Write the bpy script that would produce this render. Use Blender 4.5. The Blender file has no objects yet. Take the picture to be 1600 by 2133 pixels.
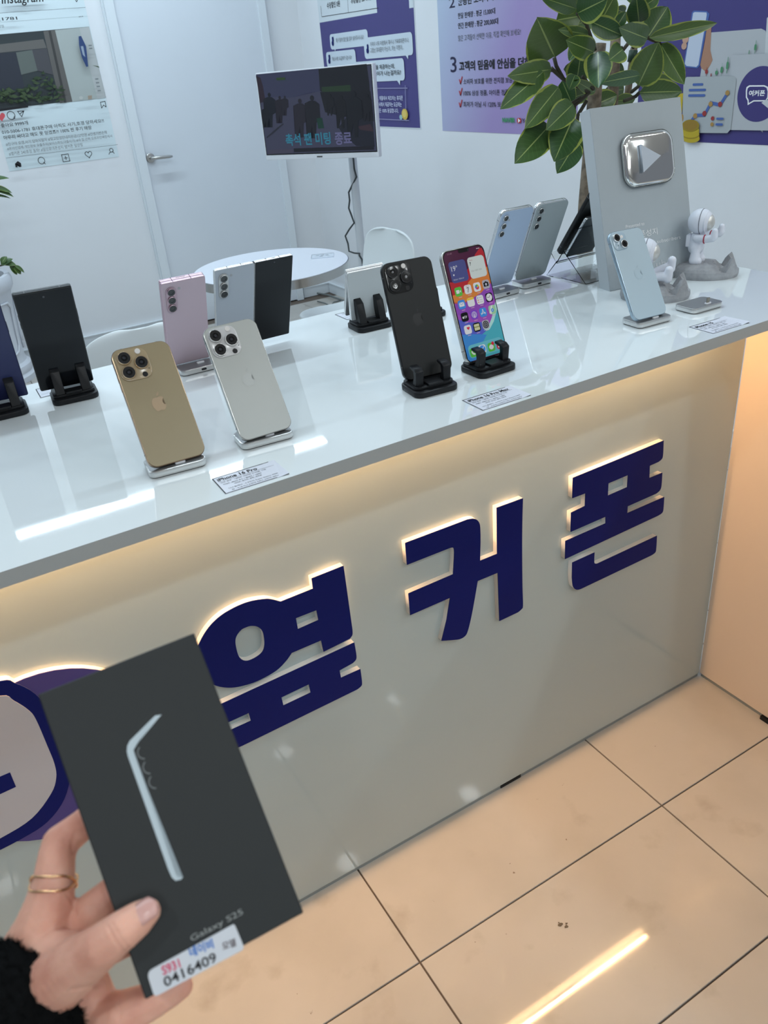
import bpy, bmesh, math, random
from mathutils import Matrix, Vector
random.seed(7)
S = bpy.context.scene
COL = S.collection
V = Vector
PI = math.pi

# ------------------------------------------------------------------ camera
FPX = 1687.4129
RC = ((0.85575615, -0.51067634, -0.0830126),     # camera right
      (-0.31436722, -0.38580014, -0.86737045),   # camera down
      (0.41091929, 0.76835404, -0.49069074))     # camera forward
CX, CY, CZ = (V(r) for r in RC)
CP = V((-1.36418658, -0.98626133, 1.40163313))
cam = bpy.data.cameras.new('camera')
cam.sensor_fit = 'VERTICAL'; cam.sensor_height = 36.0
cam.lens = FPX / 2133 * 36.0
cam.clip_start = 0.02; cam.clip_end = 60
cam.dof.use_dof = True; cam.dof.focus_distance = 1.6; cam.dof.aperture_fstop = 13.0
co = bpy.data.objects.new('camera', cam)
m = Matrix.Identity(4)
for i in range(3):
    m[i][0] = CX[i]; m[i][1] = -CY[i]; m[i][2] = -CZ[i]; m[i][3] = CP[i]
co.matrix_world = m
COL.objects.link(co); S.camera = co

# ------------------------------------------------------------------ world, exposure
w = bpy.data.worlds.new('world'); S.world = w; w.use_nodes = True
bg = w.node_tree.nodes['Background']
bg.inputs[0].default_value = (0.80, 0.88, 1.0, 1); bg.inputs[1].default_value = 0.20
S.view_settings.view_transform = 'Standard'; S.view_settings.look = 'None'
S.view_settings.gamma = 1; S.view_settings.use_curve_mapping = False
S.view_settings.exposure = 0.0
S.cycles.use_denoising = True
S.cycles.max_bounces = 12; S.cycles.transmission_bounces = 12; S.cycles.transparent_max_bounces = 12
S.cycles.caustics_reflective = False

# ------------------------------------------------------------------ geometry constants (metres)
H = 0.983            # counter top height
YF, YB = -0.19, 0.40  # counter front / back edge
XE = 0.03            # counter right end
YW, XW = 4.12, 1.11  # back wall, right wall
CEIL = 2.70
COOL = (0.74, 0.90, 1.0)
WARM = (1.0, 0.55, 0.25)

def area(name, loc, sx, sy, power, color, rot=(0, 0, 0), shape='RECTANGLE', parent=None, spread=None):
    l = bpy.data.lights.new(name, 'AREA'); l.shape = shape; l.size = sx; l.size_y = sy
    l.energy = power; l.color = color
    if spread: l.spread = spread
    o = bpy.data.objects.new(name, l); o.location = loc; o.rotation_euler = rot
    COL.objects.link(o)
    if parent: o.parent = parent
    return o

# ------------------------------------------------------------------ rays from the picture onto real planes
def ray(u, v): return CX * ((u - 800) / FPX) + CY * ((v - 1066.5) / FPX) + CZ
def hit(u, v, p, n):
    d = ray(u, v); return CP + d * ((V(p) - CP).dot(n) / d.dot(n))
def onz(u, v, z): return hit(u, v, (0, 0, z), V((0, 0, 1)))
def ony(u, v, y): return hit(u, v, (0, y, 0), V((0, 1, 0)))
def onx(u, v, x): return hit(u, v, (x, 0, 0), V((1, 0, 0)))
def atd(u, v, d): return CP + ray(u, v) * d

# ------------------------------------------------------------------ materials
def lin(c):
    return tuple((x / 12.92 if x <= .04045 else ((x + .055) / 1.055) ** 2.4) for x in c)
def hx(s):
    return lin(tuple(int(s[i:i + 2], 16) / 255 for i in (0, 2, 4)))
_M = {}
def mat(name, c, rough=.5, metal=0., spec=.5, noise=0., nscale=20., bump=0., bscale=200., coat=0., emit=None, estr=0., trans=0., sss=0., c2=None, ior=1.45):
    if name in _M: return _M[name]
    mt = bpy.data.materials.new(name); mt.use_nodes = True
    nt = mt.node_tree; b = nt.nodes['Principled BSDF']
    if isinstance(c, str): c = hx(c)
    b.inputs['Base Color'].default_value = (*c, 1)
    b.inputs['Roughness'].default_value = rough
    b.inputs['Metallic'].default_value = metal
    b.inputs['Specular IOR Level'].default_value = spec
    b.inputs['IOR'].default_value = ior
    if coat:
        b.inputs['Coat Weight'].default_value = coat; b.inputs['Coat Roughness'].default_value = .03
    if trans: b.inputs['Transmission Weight'].default_value = trans
    if emit:
        b.inputs['Emission Color'].default_value = (*emit, 1); b.inputs['Emission Strength'].default_value = estr
    if sss:
        b.inputs['Subsurface Weight'].default_value = sss
        b.inputs['Subsurface Radius'].default_value = (.008, .003, .0015); b.inputs['Subsurface Scale'].default_value = 1.0
    tc = nt.nodes.new('ShaderNodeTexCoord')
    if noise or c2:
        n = nt.nodes.new('ShaderNodeTexNoise'); n.inputs['Scale'].default_value = nscale; n.inputs['Detail'].default_value = 6
        nt.links.new(tc.outputs['Object'], n.inputs['Vector'])
        r = nt.nodes.new('ShaderNodeValToRGB')
        k = 1 - noise
        if c2 is None: d = tuple(x * k for x in c)
        else: d = hx(c2) if isinstance(c2, str) else c2
        r.color_ramp.elements[0].color = (*d, 1); r.color_ramp.elements[0].position = .36
        r.color_ramp.elements[1].color = (*c, 1); r.color_ramp.elements[1].position = .62
        nt.links.new(n.outputs['Fac'], r.inputs['Fac']); nt.links.new(r.outputs['Color'], b.inputs['Base Color'])
    if bump:
        n = nt.nodes.new('ShaderNodeTexNoise'); n.inputs['Scale'].default_value = bscale; n.inputs['Detail'].default_value = 4
        nt.links.new(tc.outputs['Object'], n.inputs['Vector'])
        bp = nt.nodes.new('ShaderNodeBump'); bp.inputs['Strength'].default_value = bump; bp.inputs['Distance'].default_value = .002
        nt.links.new(n.outputs['Fac'], bp.inputs['Height']); nt.links.new(bp.outputs['Normal'], b.inputs['Normal'])
    _M[name] = mt
    return mt

WALL = mat('wall_paint', (.77, .79, .82), .75, noise=.03, nscale=2, bump=.06, bscale=260)
CEILM = mat('ceiling_paint', (.8, .8, .8), .8)
DOORM = mat('door_paint', (.70, .745, .80), .45, noise=.02, nscale=3)
TRIMM = mat('trim_paint', (.72, .77, .81), .45)
GROUT = mat('grout', (.13, .10, .08), .8)
CTOP = mat('gloss_white_board', (.80, .86, .88), .025, spec=.8, coat=.6, noise=.02, nscale=3)
CEDGE = mat('grey_edge_band', (.36, .39, .40), .35)
PANEL = mat('gloss_panel', (.425, .495, .50), .045, spec=.55, noise=.02, nscale=2)
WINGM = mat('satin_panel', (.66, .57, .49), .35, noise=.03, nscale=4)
SKIRT = mat('grey_skirting', (.26, .29, .29), .4)
BLACKP = mat('black_plastic', (.008, .009, .011), .42, spec=.35)
NAVYL = mat('letter_blue', (.004, .009, .115), .4, spec=.12)
ACRW = mat('white_acrylic', (.82, .80, .77), .3)
PURPL = mat('logo_purple', (.075, .055, .22), .35, spec=.3)
LILAC = mat('logo_white', (.50, .48, .51), .35)
WHITEP = mat('white_plastic', (.74, .76, .80), .35)
CHAIRW = mat('chair_white', (.72, .76, .77), .4)
CHROME = mat('chrome', (.78, .78, .78), .06, metal=1)
STEEL = mat('brushed_steel', (.52, .51, .49), .32, metal=1)
ALU = mat('dock_aluminium', (.74, .74, .73), .32, metal=1, bump=.03, bscale=900)
ALUD = mat('dock_grey_top', (.28, .29, .30), .38, metal=.6)
INK = mat('black_ink', (.010, .010, .014), .6)
PAPER = mat('label_paper', (.72, .75, .84), .35, spec=.4)
GLASSB = mat('lens_glass', (.006, .007, .009), .06, spec=.7, coat=.5)
LENSC = mat('lens_core', (.02, .022, .03), .12, spec=.7)
BEZEL = mat('black_bezel', (.006, .006, .007), .12)

def floor_mat():
    mt = bpy.data.materials.new('polished_tile'); mt.use_nodes = True
    nt = mt.node_tree; b = nt.nodes['Principled BSDF']
    tc = nt.nodes.new('ShaderNodeNewGeometry')
    def noise(sc, det, lo, hi):
        n = nt.nodes.new('ShaderNodeTexNoise'); n.inputs['Scale'].default_value = sc; n.inputs['Detail'].default_value = det
        nt.links.new(tc.outputs['Position'], n.inputs['Vector'])
        r = nt.nodes.new('ShaderNodeMapRange'); r.inputs[1].default_value = lo; r.inputs[2].default_value = hi
        nt.links.new(n.outputs['Fac'], r.inputs[0]); return r.outputs[0]
    def mix(a, b2, f):
        x = nt.nodes.new('ShaderNodeMix'); x.data_type = 'RGBA'
        for sock, val in ((x.inputs[6], a), (x.inputs[7], b2)):
            if isinstance(val, tuple): sock.default_value = (*val, 1)
            else: nt.links.new(val, sock)
        nt.links.new(f, x.inputs[0]); return x.outputs[2]
    c = mix((.50, .468, .425), (.42, .39, .345), noise(3.2, 8, .45, .75))
    c = mix(c, (.37, .33, .28), noise(9, 10, .60, .80))
    c = mix(c, (.22, .17, .13), noise(55, 3, .74, .78))
    nt.links.new(c, b.inputs['Base Color'])
    nt.links.new(noise(6, 6, -.1, 17.), b.inputs['Roughness'])
    b.inputs['Specular IOR Level'].default_value = .55
    return mt
TILE = floor_mat()

def leaf_mat():
    mt = bpy.data.materials.new('variegated_leaf'); mt.use_nodes = True
    nt = mt.node_tree; b = nt.nodes['Principled BSDF']
    uv = nt.nodes.new('ShaderNodeUVMap'); sp = nt.nodes.new('ShaderNodeSeparateXYZ'); nt.links.new(uv.outputs[0], sp.inputs[0])
    oi = nt.nodes.new('ShaderNodeObjectInfo')
    geo = nt.nodes.new('ShaderNodeNewGeometry')
    def mth(op, a, b2=None):
        n = nt.nodes.new('ShaderNodeMath'); n.operation = op
        for i, x in enumerate((a, b2)):
            if x is None: continue
            if isinstance(x, (int, float)): n.inputs[i].default_value = x
            else: nt.links.new(x, n.inputs[i])
        return n.outputs[0]
    def mix(a, b2, f):
        x = nt.nodes.new('ShaderNodeMix'); x.data_type = 'RGBA'
        for sock, val in ((x.inputs[6], a), (x.inputs[7], b2)):
            if isinstance(val, tuple): sock.default_value = (*val, 1)
            else: nt.links.new(val, sock)
        nt.links.new(f, x.inputs[0]); return x.outputs[2]
    d = mth('ABSOLUTE', mth('SUBTRACT', sp.outputs[1], .5))          # 0 midrib .. .5 margin
    n = nt.nodes.new('ShaderNodeTexNoise'); n.inputs['Scale'].default_value = 16; n.inputs['Detail'].default_value = 3
    nt.links.new(geo.outputs['Position'], n.inputs['Vector'])
    mg = mth('ADD', d, mth('MULTIPLY', mth('SUBTRACT', n.outputs['Fac'], .5), .34))
    mg = mth('GREATER_THAN', mg, .455)
    rib = mth('LESS_THAN', d, .018)
    vein = mth('FRACT', mth('MULTIPLY', mth('SUBTRACT', sp.outputs[0], mth('MULTIPLY', d, .45)), 11))
    vein = mth('MULTIPLY', mth('LESS_THAN', vein, .10), .30)
    base = mix((.026, .080, .024), (.085, .145, .036), oi.outputs['Random'])
    c = mix(base, (.12, .22, .07), vein)
    c = mix(c, (.30, .36, .07), mg)
    c = mix(c, (.30, .38, .13), rib)
    nt.links.new(c, b.inputs['Base Color'])
    b.inputs['Roughness'].default_value = .32; b.inputs['Specular IOR Level'].default_value = .5
    return mt
LEAF = leaf_mat()
BARK = mat('bark', (.24, .19, .14), .85, noise=.5, nscale=60, bump=.5, bscale=120)
STEMM = mat('stem_brown', (.05, .045, .03), .7)

# ------------------------------------------------------------------ mesh helpers
def link(name, me, parent=None, mats=None):
    o = bpy.data.objects.new(name, me); COL.objects.link(o)
    if parent is not None: o.parent = parent
    for mm in (mats or []): me.materials.append(mm)
    return o
def build(name, bm, mt, parent=None, smooth=False, angle=None):
    me = bpy.data.meshes.new(name); bm.normal_update(); bm.to_mesh(me); bm.free()
    if smooth:
        for p in me.polygons: p.use_smooth = True
        if angle:
            try: me.set_sharp_from_angle(angle=math.radians(angle))
            except Exception: pass
    return link(name, me, parent, mt if isinstance(mt, (list, tuple)) else [mt])
def thing(name, label, cat, M=None, group=None):
    o = bpy.data.objects.new(name, None); COL.objects.link(o); o.empty_display_size = .05
    if M is not None: o.matrix_world = M if isinstance(M, Matrix) else Matrix.Translation(M)
    o['label'] = label; o['category'] = cat
    if group: o['group'] = group
    return o
def tag(o, label, cat, group=None, kind=None):
    o['label'] = label; o['category'] = cat
    if group: o['group'] = group
    if kind: o['kind'] = kind
    return o
def struct(o): o['kind'] = 'structure'; return o
def frame(origin, right, up, nrm=None):
    r = V(right).normalized(); u = V(up); u = (u - r * u.dot(r)).normalized(); n = r.cross(u)  # n = toward... (x, z, -y)
    M = Matrix.Identity(4)
    for i in range(3):
        M[i][0] = r[i]; M[i][1] = -n[i]; M[i][2] = u[i]; M[i][3] = origin[i]
    return M            # local x = right, local z = up, local y = away from the viewer
def bx(bm, x0, x1, y0, y1, z0, z1, M=None):
    vs = [V((x, y, z)) for x in (x0, x1) for y in (y0, y1) for z in (z0, z1)]
    if M is not None: vs = [M @ v for v in vs]
    vs = [bm.verts.new(v) for v in vs]
    for f in ((0, 1, 3, 2), (4, 6, 7, 5), (0, 4, 5, 1), (2, 3, 7, 6), (0, 2, 6, 4), (1, 5, 7, 3)):
        bm.faces.new([vs[i] for i in f])
    return bm
def rr(w, h, r, n=6):
    r = min(r, w / 2 - 1e-5, h / 2 - 1e-5); pts = []
    for cx, cy, a0 in ((w / 2 - r, h / 2 - r, 0), (-w / 2 + r, h / 2 - r, 90), (-w / 2 + r, -h / 2 + r, 180), (w / 2 - r, -h / 2 + r, 270)):
        for k in range(n + 1):
            a = math.radians(a0 + 90 * k / n); pts.append((cx + r * math.cos(a), cy + r * math.sin(a)))
    return pts
XZ = Matrix(((1, 0, 0, 0), (0, 0, -1, 0), (0, 1, 0, 0), (0, 0, 0, 1)))   # slab local (x,y,depth) -> (x, -depth, y): depth grows toward viewer
def slab(bm, w, h, t, r, b=0., M=None, n=6, nb=2):
    """rounded plate in local XY, from z=0 to z=t, edges rounded by b"""
    rings = []
    prof = []
    if b > 0:
        for k in range(nb + 1):
            a = PI / 2 * k / nb; prof.append((b - b * math.cos(PI / 2 - a), b - b * math.sin(PI / 2 - a + 0)))
        prof = [(b * (1 - math.sin(a)), b * (1 - math.cos(a))) for a in [PI / 2 * k / nb for k in range(nb + 1)]]
        # (inset, z): starts inset b at z 0 -> inset 0 at z b
        lower = prof; upper = [(i, t - z) for i, z in reversed(prof)]
        prof = lower + upper
    else: prof = [(0, 0), (0, t)]
    for ins, z in prof:
        pts = rr(w - 2 * ins, h - 2 * ins, max(r - ins, 1e-4), n)
        rings.append([bm.verts.new((M @ V((x, y, z))) if M is not None else V((x, y, z))) for x, y in pts])
    k = len(rings[0])
    for a, c in zip(rings, rings[1:]):
        for i in range(k): bm.faces.new((a[i], a[(i + 1) % k], c[(i + 1) % k], c[i]))
    bm.faces.new(list(reversed(rings[0]))); bm.faces.new(rings[-1])
    return bm
def lathe(bm, prof, n=24, M=None, cap=True):
    rings = []
    for r, z in prof:
        rings.append([bm.verts.new((M if M is not None else Matrix.Identity(4)) @ V((r * math.cos(2 * PI * k / n), r * math.sin(2 * PI * k / n), z))) for k in range(n)])
    for a, c in zip(rings, rings[1:]):
        for i in range(n): bm.faces.new((a[i], a[(i + 1) % n], c[(i + 1) % n], c[i]))
    if cap:
        bm.faces.new(list(reversed(rings[0]))); bm.faces.new(rings[-1])
    return bm
def tube(bm, pts, rad, n=8, cap=True):
    pts = [V(p) for p in pts]; rad = rad if isinstance(rad, (list, tuple)) else [rad] * len(pts)
    rings = []; ref = None
    for i, p in enumerate(pts):
        d = (pts[min(i + 1, len(pts) - 1)] - pts[max(i - 1, 0)]).normalized()
        if ref is None: ref = V((0, 0, 1)) if abs(d.z) < .9 else V((1, 0, 0))
        a = d.cross(ref)
        if a.length < 1e-6: a = d.orthogonal()
        a.normalize(); b = d.cross(a).normalized(); ref = a.cross(d)
        rings.append([bm.verts.new(p + (a * math.cos(2 * PI * k / n) + b * math.sin(2 * PI * k / n)) * rad[i]) for k in range(n)])
    for a, c in zip(rings, rings[1:]):
        for i in range(n): bm.faces.new((a[i], a[(i + 1) % n], c[(i + 1) % n], c[i]))
    if cap:
        bm.faces.new(list(reversed(rings[0]))); bm.faces.new(rings[-1])
    return bm
def ball(bm, c, r, sx=1, sy=1, sz=1, sub=2, M=None):
    mm = Matrix.Translation(c) @ (M.to_3x3().to_4x4() if M is not None else Matrix.Identity(4)) @ Matrix.Diagonal((r * sx, r * sy, r * sz, 1))
    bmesh.ops.create_icosphere(bm, subdivisions=sub, radius=1, matrix=mm); return bm
def fixn(bm): bmesh.ops.recalc_face_normals(bm, faces=bm.faces[:]); return bm

TS = bpy.data.scenes.new('scratch')
def bake(o):
    """evaluated mesh of a loose object, worked out in an empty scratch scene"""
    TS.collection.objects.link(o); TS.view_layers[0].update(); dg = TS.view_layers[0].depsgraph
    me = bpy.data.meshes.new_from_object(o.evaluated_get(dg)); return me
def curve_mesh(name, polys, depth, mt, parent, bevel=0.):
    """filled outlines (holes by even-odd) in local x,z extruded toward the viewer (-y) from y=0"""
    cu = bpy.data.curves.new(name, 'CURVE'); cu.dimensions = '2D'; cu.fill_mode = 'BOTH'
    cu.extrude = depth / 2; cu.bevel_depth = bevel
    for pts in polys:
        sp = cu.splines.new('POLY'); sp.points.add(len(pts) - 1); sp.use_cyclic_u = True
        for p, q in zip(sp.points, pts): p.co = (q[0], q[1], 0, 1)
    o = bpy.data.objects.new('tmp', cu); me = bake(o); me.name = name
    bpy.data.objects.remove(o); bpy.data.curves.remove(cu)
    me.transform(XZ @ Matrix.Translation((0, 0, depth / 2))); me.materials.clear()
    return link(name, me, parent, [mt])
def roundpoly(pts, rads, n=5):
    """polygon with rounded corners; rads = dict index->radius"""
    out = []
    k = len(pts)
    for i, p in enumerate(pts):
        r = rads.get(i, 0)
        if not r: out.append(tuple(p)); continue
        p = V(p); a = (V(pts[i - 1]) - p); c = (V(pts[(i + 1) % k]) - p)
        r1 = min(r, a.length * .48); r2 = min(r, c.length * .48)
        s = p + a.normalized() * r1; e = p + c.normalized() * r2
        for j in range(n + 1):
            t = j / n; q = s * (1 - t) ** 2 + p * 2 * t * (1 - t) + e * t * t
            out.append((q.x, q.y))
    return out
def smooth_loop(pts, n=6):
    """closed Catmull-Rom through points"""
    out = []; k = len(pts); P = [V(p) for p in pts]
    for i in range(k):
        a, b, c, d = P[i - 1], P[i], P[(i + 1) % k], P[(i + 2) % k]
        for j in range(n):
            t = j / n
            q = .5 * ((2 * b) + (c - a) * t + (2 * a - 5 * b + 4 * c - d) * t * t + (3 * b - a - 3 * c + d) * t ** 3)
            out.append((q.x, q.y))
    return out

# ------------------------------------------------------------------ lettering
_T = {}
def glyphs(s, bold=0., shear=0.):
    k = (s, bold, shear)
    if k in _T: return _T[k]
    cu = bpy.data.curves.new('t', 'FONT'); cu.body = s; cu.size = 1; cu.resolution_u = 3; cu.offset = bold; cu.fill_mode = 'FRONT'; cu.shear = shear
    o = bpy.data.objects.new('t', cu); me = bake(o)
    vs = [(v.co.x, v.co.y) for v in me.vertices]; fs = [tuple(p.vertices) for p in me.polygons]
    bpy.data.objects.remove(o); bpy.data.curves.remove(cu); bpy.data.meshes.remove(me)
    if not vs: vs = [(0, 0), (1, 0), (0, 1)]; fs = []
    x0 = min(v[0] for v in vs); x1 = max(v[0] for v in vs); y0 = min(v[1] for v in vs); y1 = max(v[1] for v in vs)
    _T[k] = (vs, fs, x0, x1, y0, y1); return _T[k]

class Print:
    def oval(s, p, rx, rz, mt, n=24):        # radii in crop pixels
        c = s.px(p); a = s.px((p[0] + rx, p[1])); b = s.px((p[0], p[1] - rz)); s.disc(c, abs(a[0] - c[0]), mt, abs(b[1] - c[1]), n, True)
    """flat printed shapes lying on a plane (local x right, local z up, printed face toward -y)"""
    def __init__(s, M, sc=1., o=(0, 0), off=.0004, step=.00012):
        s.M = M; s.bm = bmesh.new(); s.mats = []; s.d = off; s.step = step; s.sc = sc; s.o = o
        s.p0 = M.translation.copy(); s.n = (M.to_3x3() @ V((0, -1, 0))).normalized(); s.inv = M.inverted()
    def px(s, p):                        # crop pixel -> local (x, z)
        q = s.inv @ hit(s.o[0] + p[0] / s.sc, s.o[1] + p[1] / s.sc, s.p0, s.n); return (q.x, q.z)
    def _mi(s, mt):
        if mt not in s.mats: s.mats.append(mt)
        return s.mats.index(mt)
    def poly(s, pts, mt, raw=False):
        if not raw: pts = [s.px(p) for p in pts]
        s.d += s.step
        vs = [s.bm.verts.new((x, -s.d, z)) for x, z in pts]
        ar = sum(pts[i - 1][0] * pts[i][1] - pts[i][0] * pts[i - 1][1] for i in range(len(pts)))
        if ar < 0: vs.reverse()
        f = s.bm.faces.new(vs); f.material_index = s._mi(mt)
        if len(vs) > 4: bmesh.ops.triangulate(s.bm, faces=[f])
    def rect(s, x0, z0, x1, z1, mt, r=0.):
        w, h = abs(x1 - x0), abs(z1 - z0); cx, cz = (x0 + x1) / 2, (z0 + z1) / 2
        s.poly([(cx + x, cz + z) for x, z in (rr(w, h, r, 5) if r else [(w / 2, h / 2), (-w / 2, h / 2), (-w / 2, -h / 2), (w / 2, -h / 2)])], mt, True)
    def rpx(s, a, b, mt, r=0.):          # axis-aligned rect through two crop pixels
        a = s.px(a); b = s.px(b); s.rect(a[0], a[1], b[0], b[1], mt, r)
    def disc(s, p, r, mt, rz=None, n=24, raw=False):
        c = p if raw else s.px(p); rz = rz or r
        s.poly([(c[0] + r * math.cos(2 * PI * k / n), c[1] + rz * math.sin(2 * PI * k / n)) for k in range(n)], mt, True)
    def line(s, pts, wd, mt, raw=False):
        if not raw: pts = [s.px(p) for p in pts]
        s.d += s.step
        for a, b in zip(pts, pts[1:]):
            a, b = V(a), V(b); d = (b - a).normalized() if (b - a).length > 0 else V((1, 0)); q = V((-d.y, d.x)) * wd / 2; e = d * wd * .35
            vs = [s.bm.verts.new((p.x, -s.d, p.y)) for p in (a - q - e, b - q + e, b + q + e, a + q - e)]
            f = s.bm.faces.new(vs); f.material_index = s._mi(mt)
    def ring(s, p, r, wd, mt, a0=0, a1=360, n=20, raw=False, rz=None):
        c = p if raw else s.px(p); rz = rz or r
        s.line([(c[0] + r * math.cos(math.radians(a0 + (a1 - a0) * k / n)), c[1] + rz * math.sin(math.radians(a0 + (a1 - a0) * k / n))) for k in range(n + 1)], wd, mt, True)
    def text(s, t, a, b, h, mt, bold=0., raw=False, level=True, clip=None, shear=0.):
        """text whose bounding box runs from a to b along its bottom; h = height in the same units (px or m)"""
        if not raw:
            a2 = s.px(a); b2 = s.px(b); t2 = s.px((a[0], a[1] - h)); h = abs(t2[1] - a2[1]); a, b = a2, b2
        if level:
            mz = (a[1] + b[1]) / 2; a = (a[0], mz); b = (b[0], mz)
        vs, fs, x0, x1, y0, y1 = glyphs(t, bold, shear)
        a, b = V(a), V(b); ex = (b - a); k = ex.length / (x1 - x0); ex.normalize(); ey = V((-ex.y, ex.x)); kz = h / (y1 - y0)
        s.d += s.step; mi = s._mi(mt); bv = []
        for x, y in vs:
            p = a + ex * (x - x0) * k + ey * (y - y0) * kz
            bv.append(s.bm.verts.new((p.x, -s.d, p.y)))
        for f in fs:
            if clip and clip(sum((bv[i].co for i in f), V()) / len(f)): continue
            try: ff = s.bm.faces.new([bv[i] for i in f]); ff.material_index = mi
            except ValueError: pass
    def done(s, name, parent):
        o = build(name, s.bm, s.mats, parent); return o

# ================================================================== SETTING
FX0, FX1, FY0, FY1 = -4.0, 3.0, -6.0, YW + .1
bm = bx(bmesh.new(), FX0, FX1, FY0, FY1, -.06, -.004)
floor = struct(build('floor', bm, GROUT))
bm = bmesh.new()           # plain floor beyond the tiles that can be told apart
bx(bm, FX0, FX1, FY0, -1.4308, -.004, -.0002)
bx(bm, FX0, -2.1722, -1.4292, FY1, -.004, -.0002)
bx(bm, 1.4305, FX1, -1.4292, FY1, -.004, -.0002)
build('tile_field', bm, TILE, floor)
tw, tl, g = .3016, .6, .0016
bm = bx(bmesh.new(), g, tl - g, g, tw - g, -.004, 0)
bmesh.ops.bevel(bm, geom=[e for e in bm.edges if all(v.co.z > -.001 for v in e.verts)], offset=.0008, segments=1, affect='EDGES')
tme = bpy.data.meshes.new('tile'); bm.to_mesh(tme); bm.free(); tme.materials.append(TILE)
for i in range(6):
    for j in range(19):
        x = -2.1705 + tl * i; y = -.2234 - tw * 4 + tw * j
        if y + tw > YW + .05: continue
        o = bpy.data.objects.new('tile', tme); COL.objects.link(o); o.parent = floor
        o.location = (x, y, random.uniform(-.0002, .0002))

scuff = bmesh.new()
for k in range(7):
    q = onz(1172 + random.uniform(-9, 9), 1925 + random.uniform(-6, 6), .0006); r = random.uniform(.0015, .004); n = 7
    scuff.faces.new([scuff.verts.new(q + V((r * random.uniform(.5, 1.3) * math.cos(2 * PI * i / n), r * random.uniform(.4, 1.1) * math.sin(2 * PI * i / n), k * .00004))) for i in range(n)])
build('scuff_mark', scuff, mat('scuff_dirt', (.10, .08, .06), .6), floor)
bm = bx(bmesh.new(), -3.2, XW + .1, YW, YW + .1, 0, CEIL); wall_back = struct(build('wall_back', bm, WALL))
bm = bx(bmesh.new(), XW, XW + .1, -.6, YW, 0, CEIL); struct(build('wall_right', bm, WALL))
bm = bx(bmesh.new(), -3.3, -3.2, 1.0, YW, 0, CEIL); struct(build('wall_left', bm, WALL))
bm = bx(bmesh.new(), FX0, FX1, FY0 - .1, FY0, 0, CEIL); struct(build('wall_front', bm, mat('far_wall', (.62, .62, .62), .7)))
bm = bx(bmesh.new(), FX0, FX1, FY0, FY1, CEIL, CEIL + .08); struct(build('ceiling', bm, CEILM))
bm = bmesh.new(); bx(bm, -3.2, -.075, YW - .014, YW, 0, .062); bx(bm, -3.2, -.075, YW - .018, YW, .062, .068)
bx(bm, .905, XW, YW - .014, YW, 0, .062); bx(bm, .905, XW, YW - .018, YW, .062, .068)
struct(build('baseboard_back', bm, TRIMM))
bm = bmesh.new(); bx(bm, XW - .014, XW, .5, YW - .02, 0, .062); bx(bm, XW - .018, XW, .5, YW - .02, .062, .068)
struct(build('baseboard_right', bm, TRIMM))

# door with casing and lever
DX0, DX1 = .018, .842
bm = bx(bmesh.new(), DX0, DX1, YW - .03, YW - .002, .006, 2.08); door = struct(build('door_1', bm, DOORM))
bm = bmesh.new()
for a, b in ((DX0 - .05, DX0), (DX1, DX1 + .045)):
    bx(bm, a, b, YW - .045, YW, 0, 2.14)
bx(bm, DX0, DX1, YW - .045, YW, 2.085, 2.14)
for a, b in ((DX0 - .058, DX0 - .05), (DX1 + .045, DX1 + .053)): bx(bm, a, b, YW - .022, YW, 0, 2.14)
build('door_frame', bm, TRIMM, door)
hp = ony(313, 329, YW - .03)
Mh = Matrix.Translation(hp) @ Matrix.Rotation(PI / 2, 4, 'X')
bm = lathe(bmesh.new(), [(.026, 0), (.026, .006), (.023, .009), (.010, .010), (.010, .04), (.009, .045)], 24, Mh)
h1 = build('door_handle', bm, STEEL, door, True, 35)
bm = bmesh.new(); tube(bm, [hp + V((-.006, -.045, 0)), hp + V((.03, -.048, 0)), hp + V((.10, -.046, -.003)), hp + V((.118, -.044, -.004))], [.009, .0095, .0085, .005], 12)
build('lever', bm, STEEL, h1, True)

# ================================================================== CEILING LIGHTS (above the frame; some read off reflections, others added for brightness)
k = 0
spots = [(.72, -3.0), (-.19, -3.0), (-1.10, -3.0), (-2.0, -3.0), (.64, -1.98), (-.24, -1.98), (-1.13, -1.98), (-2.0, -1.98),
         (.68, -1.12), (-2.0, -1.0), (.65, -4.0), (-.22, -4.0), (-1.12, -4.0), (1.6, -1.1), (1.6, -2.0), (1.6, -3.0), (1.6, -4.0)]  # rightmost column is added, unseen, to brighten the mall side
ORD = ['added to brighten the mall, first', 'second', 'third', 'fourth', 'fifth', 'sixth']
ROW = {-1: 'row nearest the counter', -2: 'second row out from the counter', -3: 'third row out from the counter', -4: 'fourth row out from the counter'}
for x, y in spots:
    t = thing('downlight', 'round recessed ceiling downlight, %s, %s from the right' % (ROW[round(y)], ORD[sum(1 for a, b in spots if round(b) == round(y) and a > x)]), 'ceiling light', V((x, y, CEIL)), 'downlights over the mall floor')
    bm = lathe(bmesh.new(), [(.062, -.002), (.075, -.002), (.075, -.006), (.062, -.008)], 28, cap=False); build('rim', bm, WHITEP, t, True)
    area('downlight_lamp', (0, 0, -.004), .12, .12, 5.6, (.92, .98, 1.0), shape='DISK', parent=t)
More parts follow.
